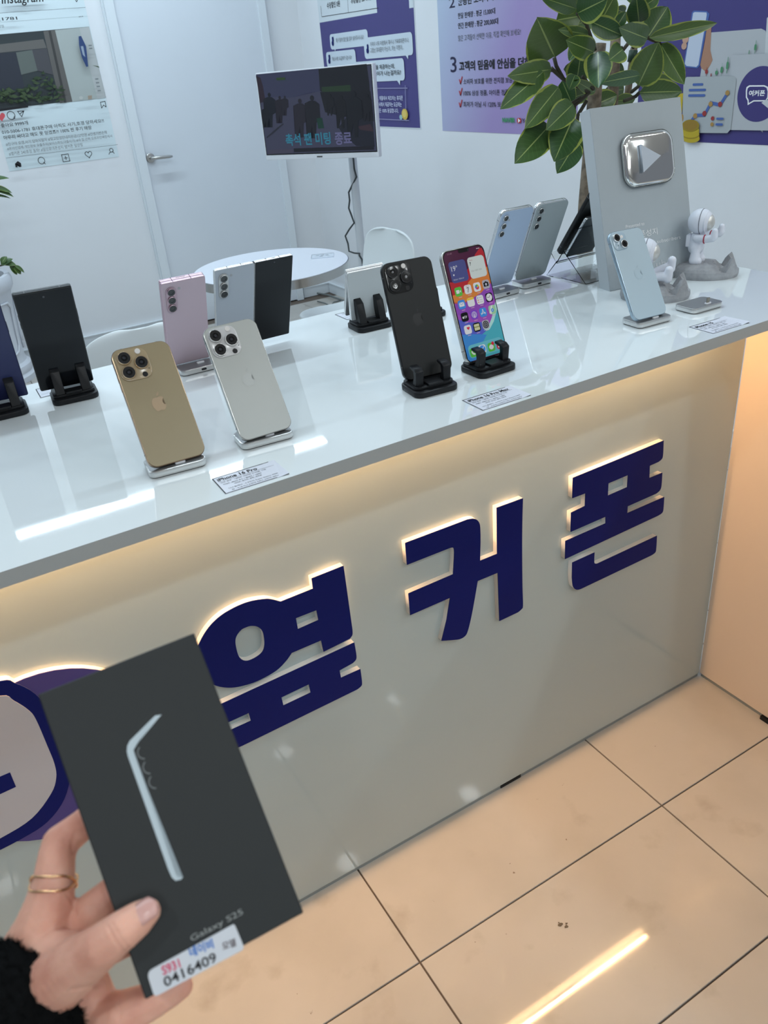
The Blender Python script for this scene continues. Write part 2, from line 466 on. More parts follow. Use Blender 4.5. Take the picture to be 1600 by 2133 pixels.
for x0, x1, y, pw in ((-1.30, .58, 3.36, 24), (-2.9, -1.7, 3.36, 11), (-1.9, .6, 1.9, 14), (-1.9, .6, .75, 22)):  # lights over table and counter are added, unseen, to brighten shop and countertop
    t = thing('linear_light', 'slim white linear ceiling light ' + {3.36: 'nearest the back wall, ' + ('to the right' if x0 > -1.5 else 'to the left'), 1.9: 'added above the round table as fill', .75: 'added above the counter to brighten it'}[y], 'ceiling light', V(((x0 + x1) / 2, y, CEIL)), 'linear ceiling lights in the shop')
    bm = bx(bmesh.new(), (x0 - x1) / 2 - .01, (x1 - x0) / 2 + .01, -.045, .045, -.028, 0); build('housing', bm, WHITEP, t)
    area('linear_lamp', (0, 0, -.0295), x1 - x0, .07, pw, COOL, parent=t)

# ================================================================== COUNTER
ctr = thing('sales_counter', 'long white gloss sales counter with grey edge and lit beige front', 'counter', V((0, 0, 0)))
bm = bx(bmesh.new(), -2.45, XE, YF, YB, H - .0180, H); top = build('countertop', bm, [CTOP, CEDGE], ctr)
for p in top.data.polygons:
    if abs(p.normal.z) < .5: p.material_index = 1
bm = bx(bmesh.new(), -2.45, -.002, 0, .018, .012, H - .018); build('front_panel', bm, PANEL, ctr)
bm = bx(bmesh.new(), -2.45, -.002, .003, .016, 0, .012); build('skirting', bm, SKIRT, ctr)
bm = bmesh.new(); bx(bm, -2.45, -2.43, .018, .36, 0, H - .018); bx(bm, -2.43, 0, .345, .36, .02, H - .018); bx(bm, -.018, 0, .02, .345, 0, H - .018)
build('carcass', bm, WHITEP, ctr)
bm = bx(bmesh.new(), -2.44, -.085, -.019, -.006, H - .021, H - .0182); build('strip_light', bm, mat('led_diffuser', (.9, .8, .6), .4, emit=(1, .62, .28), estr=14), ctr)
area('strip_lamp', (-1.26, -.012, H - .0275), 2.33, .011, 12.5, WARM, rot=(.40, 0, 0), parent=ctr)
bm = bx(bmesh.new(), -.47, -.40, -.001, .0, .012, .0125); 
fb = bmesh.new(); bx(fb, -.615, -.56, .0015, .004, .0005, .008); bm.free(); build('clip', fb, BLACKP, ctr)

wing = thing('counter_wing', 'warm lit cream side panel of the counter wing at the right', 'counter', V((0, 0, 0)))
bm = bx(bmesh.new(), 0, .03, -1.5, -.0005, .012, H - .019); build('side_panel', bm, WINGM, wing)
bm = bx(bmesh.new(), .004, .026, -1.5, -.002, 0, .012); build('skirting', bm, SKIRT, wing)
bm = bx(bmesh.new(), -.15, .03, -1.5, YF - .0005, H - .018, H); build('wing_top', bm, [CTOP], wing)
bm = bmesh.new(); bx(bm, -.006, .012, -.20, -.178, .0, .010); bx(bm, -.002, .02, -.27, -.18, 0, .012); build('foot', bm, BLACKP, wing)

# ------------------------------------------------------------------ raised sign letters
LT = .012
def panel_pts(pts, sc, o, y=-LT): 
    r = []
    for a, b in pts:
        q = ony(o[0] + a / sc, o[1] + b / sc, y); r.append((q.x, q.z))
    return r
def sign(name, label, polys, face=NAVYL):
    t = thing(name, label, 'sign letter', V((0, 0, 0)), None)
    c = [sum(p[0] for p in polys[0]) / len(polys[0]), sum(p[1] for p in polys[0]) / len(polys[0])]
    t.location = (c[0], 0, c[1])
    loc = [[(x - c[0], z - c[1]) for x, z in pl] for pl in polys]
    curve_mesh('letter_body', loc, LT - .0014, ACRW, t)
    f = curve_mesh('letter_face', loc, .0014, face, t); f.location = (0, -(LT - .0014), 0)
    return t
s1, o1 = 1600 / 380, (400, 1150)
yeop = [(1330, 122), (1408, 680), (1408, 725), (1385, 760), (1155, 875), (1133, 775), (875, 885), (830, 950), (740, 1040), (600, 1120), (480, 1165), (340, 1190), (210, 1172),
        (110, 1110), (40, 1020), (20, 930), (70, 790), (150, 660), (260, 555), (400, 475), (520, 432), (640, 413), (700, 416), (780, 436), (1062, 323), (1050, 233)]
hole_o = [(520, 648), (575, 655), (615, 690), (632, 745), (636, 820), (615, 880), (560, 925), (490, 955), (440, 945), (405, 900), (382, 800), (390, 740), (430, 685), (475, 660)]
hole_r = [(912, 580), (1092, 510), (1110, 598), (930, 678)]
bieup = [(1425, 795), (1443, 905), (1438, 945), (1410, 975), (1295, 1038), (1308, 1105), (1478, 1028), (1492, 1140), (1485, 1175), (1450, 1205), (440, 1700), (310, 1755), (220, 1350), (272, 1328)]
bh1 = [(785, 1275), (1025, 1160), (1042, 1235), (803, 1348)]
bh2 = [(260, 1520), (498, 1412), (518, 1482), (280, 1590)]
def dense(pts, ranges, n=4):
    """catmull-rom along the given index ranges of an outline, straight elsewhere"""
    out = []; k = len(pts)
    for i, p in enumerate(pts):
        out.append(p)
        for a, b in ranges:
            if a <= i < b:
                P0, P1_, P2, P3 = (V(pts[max(a, i - 1)]), V(pts[i]), V(pts[i + 1]), V(pts[min(b, i + 2)]))
                for j in range(1, n):
                    t = j / n; q = .5 * ((2 * P1_) + (P2 - P0) * t + (2 * P0 - 5 * P1_ + 4 * P2 - P3) * t * t + (P1_ * 3 - P0 - 3 * P2 + P3) * t ** 3); out.append((q.x, q.y))
    return out
def P1(l): return panel_pts(l, s1, o1)
yeop = dense(yeop, ((1, 3), (6, 23))); hole_o = smooth_loop(hole_o, 4); bieup = dense(bieup, ((0, 3), (6, 9)))
t1 = sign('sign_letter', 'navy raised Korean letter with round ring, partly behind the black box', [P1(yeop), P1(hole_o), P1(hole_r)])
c = t1.location
for nm, pl in (('lower', [P1(bieup), P1(bh1), P1(bh2)]),):
    loc = [[(x - c.x, z - c.z) for x, z in q] for q in pl]
    curve_mesh('letter_body', loc, LT - .0014, ACRW, t1)
    f = curve_mesh('letter_face', loc, .0014, NAVYL, t1); f.location = (0, -(LT - .0014), 0)
s2, o2 = 1600 / 290, (820, 1020)
keo = [(135, 615), (850, 345), (910, 335), (955, 345), (985, 380), (997, 440), (1000, 600), (994, 820), (1192, 740), (1187, 210), (1488, 100), (1480, 400), (1478, 700), (1482, 1100), (1488, 1330), (1470, 1375),
       (1430, 1410), (1217, 1510), (1198, 955), (968, 1050), (925, 1300), (890, 1480), (855, 1620), (825, 1680), (770, 1715), (700, 1727), (552, 1738), (610, 1500), (650, 1243), (192, 1443), (172, 1195), (685, 975), (697, 760), (695, 685), (680, 666), (650, 670), (155, 865)]
keo = dense(keo, ((1, 7), (10, 16), (19, 26), (31, 35)))
sign('sign_letter', 'navy raised Korean letter in the middle, of two bars crossing a tall stroke', [panel_pts(keo, s2, o2)])
s3, o3 = 1568 / 250, (1160, 900)
pon = [(213, 600), (800, 360), (1398, 112), (1390, 290), (1375, 350), (1330, 390), (1217, 440), (1210, 603), (1380, 533), (1370, 690), (1350, 760), (1300, 805), (928, 970), (922, 1062), (1405, 850), (1395, 1000), (1378, 1055),
       (1330, 1090), (110, 1660), (115, 1425), (640, 1195), (640, 1105), (183, 1305), (190, 1055), (370, 968), (376, 800), (205, 865)]
pon_h = [(676, 670), (932, 562), (922, 722), (668, 833)]
nieun = [(205, 1708), (495, 1575), (490, 1680), (498, 1718), (530, 1722), (1310, 1357), (1302, 1500), (1290, 1570), (1240, 1610), (400, 2010), (300, 2055), (245, 2055), (212, 2010), (200, 1900)]
pon = dense(pon, ((2, 5), (8, 11), (14, 17))); nieun = dense(nieun, ((1, 4), (5, 8), (9, 13)))
t3 = sign('sign_letter', 'navy raised Korean letter nearest the corner, broken by slots and a hooked stroke below', [panel_pts(pon, s3, o3), panel_pts(pon_h, s3, o3)])
c = t3.location; loc = [[(x - c.x, z - c.z) for x, z in panel_pts(nieun, s3, o3)]]
curve_mesh('letter_body', loc, LT - .0014, ACRW, t3)
f = curve_mesh('letter_face', loc, .0014, NAVYL, t3); f.location = (0, -(LT - .0014), 0)

# round logo with speech bubble at the left
lg = thing('logo_sign', 'round purple shop logo with navy speech bubble, behind the hand', 'sign', V((-1.56, 0, .59)))
disc = [(.225 + 0.0, 0)]
dc = [(-1.395 + .0, .584)]
def circ(cx, cz, r, n=48): return [(cx + r * math.cos(2 * PI * k / n), cz + r * math.sin(2 * PI * k / n)) for k in range(n)]
L0 = lg.location
def loc2(pts): return [(x - L0.x, z - L0.z) for x, z in pts]
discp = circ(-1.400, .584, .1435)
tail = [(-1.66, .44), (-1.60, .50), (-1.50, .47)]
bub = smooth_loop([(-1.4276, .7386), (-1.4116, .7262), (-1.395, .70), (-1.386, .66), (-1.385, .60), (-1.389, .55), (-1.4086, .5069), (-1.440, .4800), (-1.4793, .4709), (-1.54, .468), (-1.62, .470), (-1.70, .484), (-1.735, .53), (-1.74, .60), (-1.735, .68), (-1.70, .73), (-1.62, .745), (-1.50, .745)], 4)
inn = smooth_loop([(-1.434, .7175), (-1.4213, .7024), (-1.4092, .6789), (-1.4051, .6594), (-1.404, .61), (-1.404, .5746), (-1.4086, .5501), (-1.4224, .5269), (-1.4564, .4995), (-1.50, .490), (-1.55, .488), (-1.62, .490), (-1.69, .503), (-1.715, .54), (-1.72, .60), (-1.715, .67), (-1.69, .712), (-1.62, .724), (-1.50, .724)], 4)
curve_mesh('logo_body', [loc2(discp)], .009, ACRW, lg)
f = curve_mesh('purple_disc', [loc2(discp)], .0014, PURPL, lg); f.location = (0, -.009, 0)
f = curve_mesh('bubble_body', [loc2(bub)], .0105, ACRW, lg); f.location = (0, 0, 0)
f = curve_mesh('speech_bubble', [loc2(bub)], .0014, NAVYL, lg); f.location = (0, -.0106, 0)
f = curve_mesh('bubble_face', [loc2(inn)], .0008, LILAC, lg); f.location = (0, -.012, 0)
f = curve_mesh('logo_stroke', [loc2([(-1.53, .5935), (-1.4585, .593), (-1.4588, .5655), (-1.53, .563)])], .0006, NAVYL, lg); f.location = (0, -.0128, 0)
f = curve_mesh('logo_ring', [loc2(circ(-1.645, .60, .05, 24)), loc2(circ(-1.645, .60, .026, 24))], .0006, NAVYL, lg); f.location = (0, -.0128, 0)

# ================================================================== PHONES
def lens(parent, M, r, ring=None, big=True):
    bm = lathe(bmesh.new(), [(r, 0), (r, .0016), (r * .93, .0021), (r * .90, .0021), (r * .88, .0008)], 24, M, cap=False)
    o = build('lens_ring', bm, ring or GLASSB, parent, True, 40)
    bm = lathe(bmesh.new(), [(r * .89, .0010), (r * .885, .0018), (r * .45, .0017), (r * .43, .0013), (r * .18, .0013)], 20, M)
    build('lens', bm, GLASSB, o, True, 30)
def Mface(x, z, y0):     # builds along local -y (toward the viewer)
    return Matrix.Translation((x, y0, z)) @ XZ
APPLE = smooth_loop([(0, .40), (.16, .44), (.34, .38), (.42, .28), (.30, .16), (.27, .02), (.33, -.14), (.45, -.22), (.36, -.42), (.22, -.56), (.10, -.54), (0, -.50), (-.12, -.54), (-.24, -.55), (-.38, -.38), (-.47, -.14), (-.46, .12), (-.36, .32), (-.20, .41)], 4)
APLEAF = smooth_loop([(.0, .50), (.02, .62), (.12, .74), (.20, .77), (.18, .64), (.09, .53)], 4)
def phone(label, M, w, h, t, r, frame_m, back_m, kind, group='display phones on the counter', b=.0016, cat='phone', extra=None):
    """origin: bottom centre of the viewer-side face; body runs to +y"""
    p = thing('smartphone', label, cat, M, group)
    bm = slab(bmesh.new(), w, h, t, r, b, Matrix.Translation((0, t, h / 2)) @ XZ, 8, 2)
    build('body', bm, frame_m, p, True, 40)
    f = .0011
    bm = slab(bmesh.new(), w - 2 * f, h - 2 * f, .0004, r - f, 0, Matrix.Translation((0, .0002, h / 2)) @ XZ, 8)
    if kind == 'screen':
        build('bezel', bm, BEZEL, p)
    else:
        build('back_glass', bm, back_m, p)
    # side keys on both long edges, antenna lines
    bm = bmesh.new(); bx(bm, -w / 2 - .0005, -w / 2 + .001, t * .36, t * .64, h * .66, h * .71); bx(bm, -w / 2 - .0005, -w / 2 + .001, t * .36, t * .64, h * .74, h * .79)
    bx(bm, w / 2 - .001, w / 2 + .0005, t * .36, t * .64, h * .66, h * .76); build('side_key', bm, frame_m, p)['kind'] = 'stuff'
    bm = bmesh.new()
    for z in (h * .12, h * .88):
        bx(bm, -w / 2 - .0001, w / 2 + .0001, .0008, t - .0008, z, z + .0008)
    for x in (-w * .30, w * .30): bx(bm, x, x + .0008, .0008, t - .0008, h - .0004, h + .0001)
    build('antenna_line', bm, mat('antenna_grey', (.16, .16, .17), .5), p)['kind'] = 'stuff'
    return p
def cams_pro(p, w, h, isl_m, ring_m, s=.0385, rl=.0082):
    cx, cz = -w / 2 + .0032 + s / 2, h - .0032 - s / 2
    bm = slab(bmesh.new(), s, s, .0016, .0105, .0007, Matrix.Translation((cx, -.0001, cz)) @ XZ, 8); isl = build('camera_island', bm, isl_m, p, True, 40)
    q = s * .235
    for x, z in ((cx - q, cz + q), (cx - q, cz - q), (cx + q, cz)):
        bm = lathe(bmesh.new(), [(rl, 0), (rl, .0026), (rl * .94, .0032), (rl * .89, .0032), (rl * .89, .001)], 28, Mface(x, z, -.0015), cap=False); build('lens', bm, ring_m, isl, True, 40)
        bm = lathe(bmesh.new(), [(rl * .90, .0022), (rl * .89, .0029), (rl * .46, .0028), (rl * .44, .0022), (rl * .2, .0022)], 24, Mface(x, z, -.0015)); build('lens_glass', bm, GLASSB, isl, True, 30)
        bm = lathe(bmesh.new(), [(rl * .22, .0029), (rl * .2, .00295)], 14, Mface(x, z, -.0015)); build('lens_core', bm, LENSC, isl)
    bm = lathe(bmesh.new(), [(.0034, 0), (.0034, .0006), (.003, .0008)], 18, Mface(cx + q, cz + q * 1.62, -.0015)); build('flash', bm, mat('flash_glass', (.72, .70, .68), .25), isl)
    bm = lathe(bmesh.new(), [(.0033, 0), (.0033, .0004), (.003, .0005)], 18, Mface(cx + q, cz - q * 1.62, -.0015)); build('sensor', bm, mat('sensor_dark', (.008, .008, .01), .35, spec=.3), isl)
    bm = lathe(bmesh.new(), [(.0007, 0), (.0007, .0003)], 8, Mface(cx + q * 1.75, cz - q * .95, -.0015)); build('microphone', bm, INK, isl)
def logo(p, h, mt, z=None, s=.0175):
    z = z or h * .5
    pr = Print(Matrix.Identity(4), off=.0003, step=.0001)
    pr.poly([(x * s, z + y * s) for x, y in APPLE], mt, True); pr.poly([(x * s, z + y * s) for x, y in APLEAF], mt, True)
    pr.done('logo', p)
def cams_col(p, xs, zs, r, ring_m, flash=None, plate=None):
    if plate:
        x0, z0, w2, h2 = plate; bm = slab(bmesh.new(), w2, h2, .0012, w2 / 2, .0004, Matrix.Translation((x0, -.0001, z0)) @ XZ, 8); p2 = build('camera_island', bm, ring_m, p, True, 40); y0 = -.0012
    else: p2 = p; y0 = -.0002
    for z in zs:
        bm = lathe(bmesh.new(), [(r, 0), (r, .0018), (r * .94, .0022), (r * .87, .0022), (r * .87, .0005)], 26, Mface(xs, z, y0), cap=False); build('lens_ring', bm, ring_m, p2, True, 40)
        bm = lathe(bmesh.new(), [(r * .88, .0012), (r * .87, .0019), (r * .5, .0018), (r * .46, .0013), (r * .2, .0013)], 22, Mface(xs, z, y0)); build('lens_glass', bm, GLASSB, p2, True, 30)
    if flash:
        bm = lathe(bmesh.new(), [(.0021, 0), (.0021, .0003)], 14, Mface(flash[0], flash[1], -.0002)); build('flash', bm, mat('flash_grey', (.35, .36, .38), .3), p)

def PM(bot, up, right): return frame(V(bot), right, up)
def zfix(bot, z):       # slide along the sight line so that the base stands on its holder
    b = V(bot); k = (CP.z - z) / (CP.z - b.z); return CP + (b - CP) * k

# dock: rounded aluminium block
DW, DD, DH = .070, .046, .0092
def dock(label, x, y, yaw, port=False, group='phone charging docks', plug=False):
    M = Matrix.Translation((x, y, H)) @ Matrix.Rotation(yaw, 4, 'Z')
    PYD = -DD / 2 + .008 if not port else -.002
    t = thing('charging_dock', label, 'charging dock', M, group)
    bm = slab(bmesh.new(), DW, DD, DH - .0012, .0095, .0007, Matrix.Translation((0, 0, .0012)), 8); build('body', bm, ALU, t, True, 40)
    bm = slab(bmesh.new(), DW - .003, DD - .003, .0013, .008, 0, None, 6); build('foot', bm, BLACKP, t)
    bm = slab(bmesh.new(), DW - .003, DD - .003, .0003, .008, 0, Matrix.Translation((0, 0, DH)), 8); build('top_plate', bm, ALUD, t)
    bm = slab(bmesh.new(), .013, .0055, .0026, .0025, .0006, Matrix.Translation((.004, PYD, DH)), 5); c = build('connector', bm, WHITEP, t, True, 40)
    if plug: bm = slab(bmesh.new(), .0066, .0022, .0085, .0009, .0003, Matrix.Translation((.004, PYD, DH + .0022)), 4); build('plug', bm, mat('plug_metal', (.35, .32, .27), .35, metal=1), c)
    c['label'] = 'white plastic connector'
    if port:
        bm = slab(bmesh.new(), .0085, .0034, .0004, .0016, 0, Matrix.Translation((.002, -DD / 2 - .0001, .0052)) @ XZ, 5); build('port', bm, INK, t)
    return t
# black folding stand
def stand(label, x, y, yaw, tall=False, group='black phone stands'):
    M = Matrix.Translation((x, y, H)) @ Matrix.Rotation(yaw, 4, 'Z')
    t = thing('phone_stand', label, 'phone stand', M, group)
    w, d = .068, .058
    bm = slab(bmesh.new(), w, d, .0085, .012, .0015, None, 6); build('base', bm, BLACKP, t, True, 40)
    bm = slab(bmesh.new(), w - .006, d - .012, .0045, .009, .001, Matrix.Translation((0, .003, .0085)), 6); build('upper_plate', bm, BLACKP, t, True, 40)
    for s in (-1, 1):
        if tall: prof = [(-.018, .0125), (-.001, .0125), (.007, .046), (.0135, .054), (.0105, .057), (.0035, .054), (-.009, .046)]
        else: prof = [(-.014, .0125), (-.002, .0125), (-.008, .026), (-.007, .033), (.004, .0355), (.004, .039), (-.010, .0385), (-.0165, .034)]
        wd = .0068 if tall else .006
        xx = s * (.019 if tall else .0215); bm = bmesh.new()
        A = [bm.verts.new((xx - wd, y2, z2)) for y2, z2 in prof]; B = [bm.verts.new((xx + wd, y2, z2)) for y2, z2 in prof]
        bm.faces.new(A); bm.faces.new(list(reversed(B)))
        for i in range(len(prof)): bm.faces.new((A[i - 1], A[i], B[i], B[i - 1]))
        fixn(bm); bmesh.ops.bevel(bm, geom=bm.edges[:], offset=.0008, segments=1, affect='EDGES')
        build('arm', bm, BLACKP, t, True, 40)
    bm = slab(bmesh.new(), .024, .020, .0035, .002, .0006, Matrix.Translation((0, -.012, .0128)), 3); build('hinge', bm, BLACKP, t)
    return t

gold_f = mat('gold_frame', (.42, .30, .20), .22, metal=.9); gold_b = mat('gold_back', (.33, .27, .165), .28, spec=.4, noise=.05, nscale=8)
ttn_f = mat('titanium_frame', (.52, .52, .50), .26, metal=.9); ttn_b = mat('silver_back', (.46, .48, .46), .28, spec=.4, noise=.04, nscale=8)
GOLDI = mat('gold_island', (.36, .28, .17), .16, spec=.6); TTNI = mat('silver_island', (.56, .56, .56), .16, spec=.6)
GRING = mat('gold_ring_metal', (.70, .55, .38), .2, metal=1); SRING = mat('silver_ring', (.75, .75, .75), .2, metal=1)
BRING = mat('black_ring', (.02, .02, .022), .2, metal=.5)
blk_f = mat('black_frame', (.016, .017, .018), .3, metal=.5); blk_b = mat('black_back', (.012, .0135, .014), .42, spec=.35)

HZ = H + DH
p = phone('gold phone with three cameras standing on a silver dock', PM(zfix((-1.161, -.1126, 1.0079), HZ + .0040), (.027, .553, .833), (1, -.003, -.02)), .0715, .1496, .0083, .0115, gold_f, gold_b, 'back')
cams_pro(p, .0715, .1496, GOLDI, GRING); logo(p, .1496, mat('gold_logo', (.38, .28, .18), .3, metal=.3))
p = phone('silver grey phone with three cameras in front of the pink folding phone', PM(zfix((-1.035, -.0797, .9931), HZ + .0040), (-.001, .526, .85), (1, -.008, .006)), .0715, .1496, .0083, .0115, ttn_f, ttn_b, 'back')
cams_pro(p, .0715, .1496, TTNI, SRING); logo(p, .1496, mat('silver_logo', (.445, .465, .45), .25, spec=.4))
dock('silver dock under the gold phone', -1.1560, -.068, -.1)
dock('silver dock under the silver grey three camera phone', -1.0370, -.066, -.08)
# black large phone in stand
p = phone('black phone with three cameras in a black stand', PM(zfix((-.7729, -.0574, .9981), H + .0145), (.006, .329, .944), (.994, -.104, .0)), .0776, .163, .0083, .0115, blk_f, blk_b, 'back')
cams_pro(p, .0776, .163, mat('black_island', (.014, .015, .016), .14, spec=.5), BRING, .0395, .0084); logo(p, .163, mat('black_logo', (.014, .015, .016), .25, spec=.4))
stand('black stand gripping the back of the black three camera phone', -.780, -.066, -.10)
# lit home-screen phone
MS = PM(zfix((-.6754, -.0658, 1.0015), H + .0150), (.004, .343, .939), (.999, .047, -.012))
p = phone('phone showing a colourful home screen full of app icons', MS, .0776, .163, .0083, .0115, ttn_f, None, 'screen')
PHS = p
stand('black stand gripping the phone with the colourful home screen', -.673, -.062, .02)
# light blue phone with two cameras
blu_f = mat('blue_frame', (.36, .46, .54), .25, metal=.7); blu_b = mat('blue_back', (.42, .53, .60), .30, spec=.4)
p = phone('pale blue phone with two diagonal cameras, in front of the silver plaque', PM(zfix((-.361, -.0837, .9983), HZ + .0040), (.03, .505, .863), (1, -.024, -.021)), .0716, .1476, .0078, .0115, blu_f, blu_b, 'back')
isl = slab(bmesh.new(), .0285, .0285, .0012, .0075, .0006, Matrix.Translation((-.0716 / 2 + .0175, -.0001, .1476 - .0175)) @ XZ, 8); isl = build('camera_island', isl, mat('blue_island', (.36, .47, .55), .18, spec=.6), p, True, 40)
for dx, dz in ((-.0058, .0058), (.0058, -.0058)):
    r = .0067; Mx = Mface(-.0716 / 2 + .0175 + dx, .1476 - .0175 + dz, -.0012)
    bm = lathe(bmesh.new(), [(r, 0), (r, .0022), (r * .94, .0027), (r * .87, .0027), (r * .87, .001)], 26, Mx, cap=False); build('lens', bm, SRING, isl, True, 40)
    bm = lathe(bmesh.new(), [(r * .88, .0018), (r * .87, .0024), (r * .46, .0023), (r * .44, .0018), (r * .2, .0018)], 22, Mx); build('lens_glass', bm, GLASSB, isl, True, 30)
bm = lathe(bmesh.new(), [(.0026, 0), (.0026, .0004)], 14, Mface(-.0716 / 2 + .0175 + .006, .1476 - .0175 + .0068, -.0012)); build('flash', bm, _M['flash_glass'], isl)
bm = lathe(bmesh.new(), [(.0008, 0), (.0008, .0003)], 8, Mface(-.0716 / 2 + .0175 - .0062, .1476 - .0175 - .0064, -.0012)); build('microphone', bm, INK, isl)
logo(p, .1476, mat('blue_logo', (.41, .52, .59), .27, spec=.4))
dock('silver dock under the pale blue phone', -.349, -.062, -.06)
dock('empty silver dock with its plug showing, beside the label', -.234, -.069, -.03, plug=True)
# rear row: phones leaning toward the customers
gry_f = mat('bright_frame', (.72, .74, .76), .22, metal=.9); gry_b = mat('sage_back', (.30, .35, .37), .25, spec=.45)
p = phone('grey phone with three cameras in a column, beside the clear easel', PM(zfix((-.3234, .2647, .9966), HZ + .003), (.012, -.407, .913), (1, -.01, -.012)), .0766, .1617, .0082, .0115, gry_f, gry_b, 'back')
cams_col(p, -.0766 / 2 + .0125, [.1617 - .0135 - k * .0155 for k in range(3)], .0058, SRING, (-.0766 / 2 + .0225, .1617 - .019))
dock('silver dock under the grey column camera phone', -.317, .267, -.02, True)
lb_b = mat('sky_back', (.36, .46, .62), .28, spec=.4)
Q = zfix((-.413, .255, 1.0), HZ + .003)
p = phone('sky blue phone with cameras in a column, behind the lit home screen phone', PM(Q, (.0, -.40, .915), (.9995, .03, -.012)), .077, .161, .0082, .0115, gry_f, lb_b, 'back')
cams_col(p, -.077 / 2 + .0125, [.161 - .0135 - k * .0155 for k in range(3)], .0058, SRING, (-.077 / 2 + .0225, .161 - .019))
dock('silver dock half hidden behind the lit home screen phone', -.405, .255, .03, True)
# pink folded phone
pk_f = mat('pink_frame', (.60, .43, .50), .28, metal=.7); pk_b = mat('pink_back', (.50, .40, .46), .35, spec=.4)
PB = PM(zfix((-1.0086, .3075, .9848), HZ + .001), (-.023, -.381, .924), (1, -.019, .0))
fp = thing('folding_phone', 'pink folded phone with three cameras on a silver dock', 'phone', PB, 'display phones on the counter')
for nm, y0 in (('rear_half', 0), ('front_half', .0062)):
    bm = slab(bmesh.new(), .0681, .1535, .0056, .0028, .0005, Matrix.Translation((0, y0 + .0056, .1535 / 2)) @ XZ, 5); build(nm, bm, pk_f, fp, True, 40)
bm = slab(bmesh.new(), .0668, .1522, .0003, .002, 0, Matrix.Translation((0, .0001, .1535 / 2)) @ XZ, 5); build('back_glass', bm, pk_b, fp)
cams_col(fp, -.034 + .0135, [.1535 - .0155 - k * .0142 for k in range(3)], .0066, mat('pink_ring', (.45, .33, .38), .3, metal=.8), (-.034 + .0265, .1535 - .0125), (-.034 + .0135, .1535 - .0297, .0162, .0445))
bm = bmesh.new()
for x in (-.016, .012): bx(bm, x, x + .0008, -.0001, .0119, .1533, .1537)
bx(bm, -.008, .006, .0085, .0092, .1533, .1537); build('antenna_line', bm, INK, fp)['kind'] = 'stuff'
dock('silver dock under the pink folded phone', -1.0075, .268, -.02, True)
# unfolded silver phone
sf_f = mat('fold_frame', (.74, .75, .76), .25, metal=.8); sf_b = mat('fold_back', (.40, .44, .50), .35, spec=.4)
FB = PM(zfix((-.8969, .2963, .9946), H + .013), (-.004, -.395, .919), (1, .007, .0))
fo = thing('folding_phone', 'open folding phone, silver camera half and black screen half', 'phone', FB, 'display phones on the counter')
for nm, x0 in (('camera_half', -.0334), ('screen_half', .0334)):
    bm = slab(bmesh.new(), .0660, .1535, .0056, .0028, .0005, Matrix.Translation((x0, .0056, .1535 / 2)) @ XZ, 5); build(nm, bm, sf_f, fo, True, 40)
bm = bx(bmesh.new(), -.0012, .0012, .0008, .0054, .0006, .1529); build('hinge', bm, mat('hinge_dark', (.05, .05, .055), .3, metal=.8), fo)
bm = slab(bmesh.new(), .0646, .1521, .0003, .002, 0, Matrix.Translation((-.0334, .0001, .1535 / 2)) @ XZ, 5); build('back_glass', bm, sf_b, fo)
bm = slab(bmesh.new(), .0650, .1525, .0003, .002, 0, Matrix.Translation((.0334, .0001, .1535 / 2)) @ XZ, 5); build('cover_screen', bm, mat('dark_screen', (.006, .0075, .010), .10, spec=.35), fo)
bm = lathe(bmesh.new(), [(.0013, 0), (.0013, .0002)], 10, Mface(.034, .1535 - .006, -.0002)); build('front_camera', bm, LENSC, fo)
cams_col(fo, -.0667 + .0145, [.1535 - .0155 - k * .0142 for k in range(3)], .0066, mat('fold_ring', (.50, .50, .50), .3, metal=.8), (-.0667 + .0275, .1535 - .0135), (-.0667 + .0145, .1535 - .0297, .0162, .0445))
bm = bmesh.new()
for x in (-.045, -.022, .020, .043): bx(bm, x, x + .0008, -.0001, .0057, .1533, .1537)
bx(bm, .027, .037, .0025, .0032, .1533, .1537); build('antenna_line', bm, INK, fo)['kind'] = 'stuff'
stand('black stand hidden behind the open folding phone', -.925, .318, PI)
# dark phones with screens, left
ult_b = _M['dark_screen']
ut_f = mat('graphite_frame', (.05, .052, .055), .3, metal=.8)
def ultra(label, bot, right):
    p = phone(label, PM(zfix(bot, H + .0165), (-.015, -.293, .956), right), .079, .1628, .0086, .003, ut_f, None, 'screen', b=.0008)
    bm = slab(bmesh.new(), .0745, .1565, .0002, .002, 0, Matrix.Translation((0, -.0002, .1628 / 2)) @ XZ, 4); build('screen', bm, ult_b, p)
    bm = lathe(bmesh.new(), [(.0016, 0), (.0016, .0002)], 12, Mface(0, .1628 - .010, -.0004)); build('front_camera', bm, mat('cam_dot', (.05, .055, .065), .2), p)
    return p
ultra('black phone with a blank dark screen in a black stand, left of the gold phone', (-1.2044, .3217, .9901), (.996, -.087, -.005))
stand('black stand under the phone with the blank dark screen', -1.203, .284, -.09, True)
nb = _M.get('navy_back') or mat('navy_back', (.02, .026, .09), .3, spec=.5)
p = phone('navy blue phone cut by the left edge of the picture', PM(zfix((-1.303, .330, .9901), H + .0165), (-.015, -.293, .956), (.996, -.087, -.005)), .079, .1628, .0086, .003, mat('navy_frame', (.02, .024, .06), .3, metal=.7), nb, 'back', b=.0008)
stand('black stand under the navy phone, cut by the left edge', -1.306, .288, -.05, True)
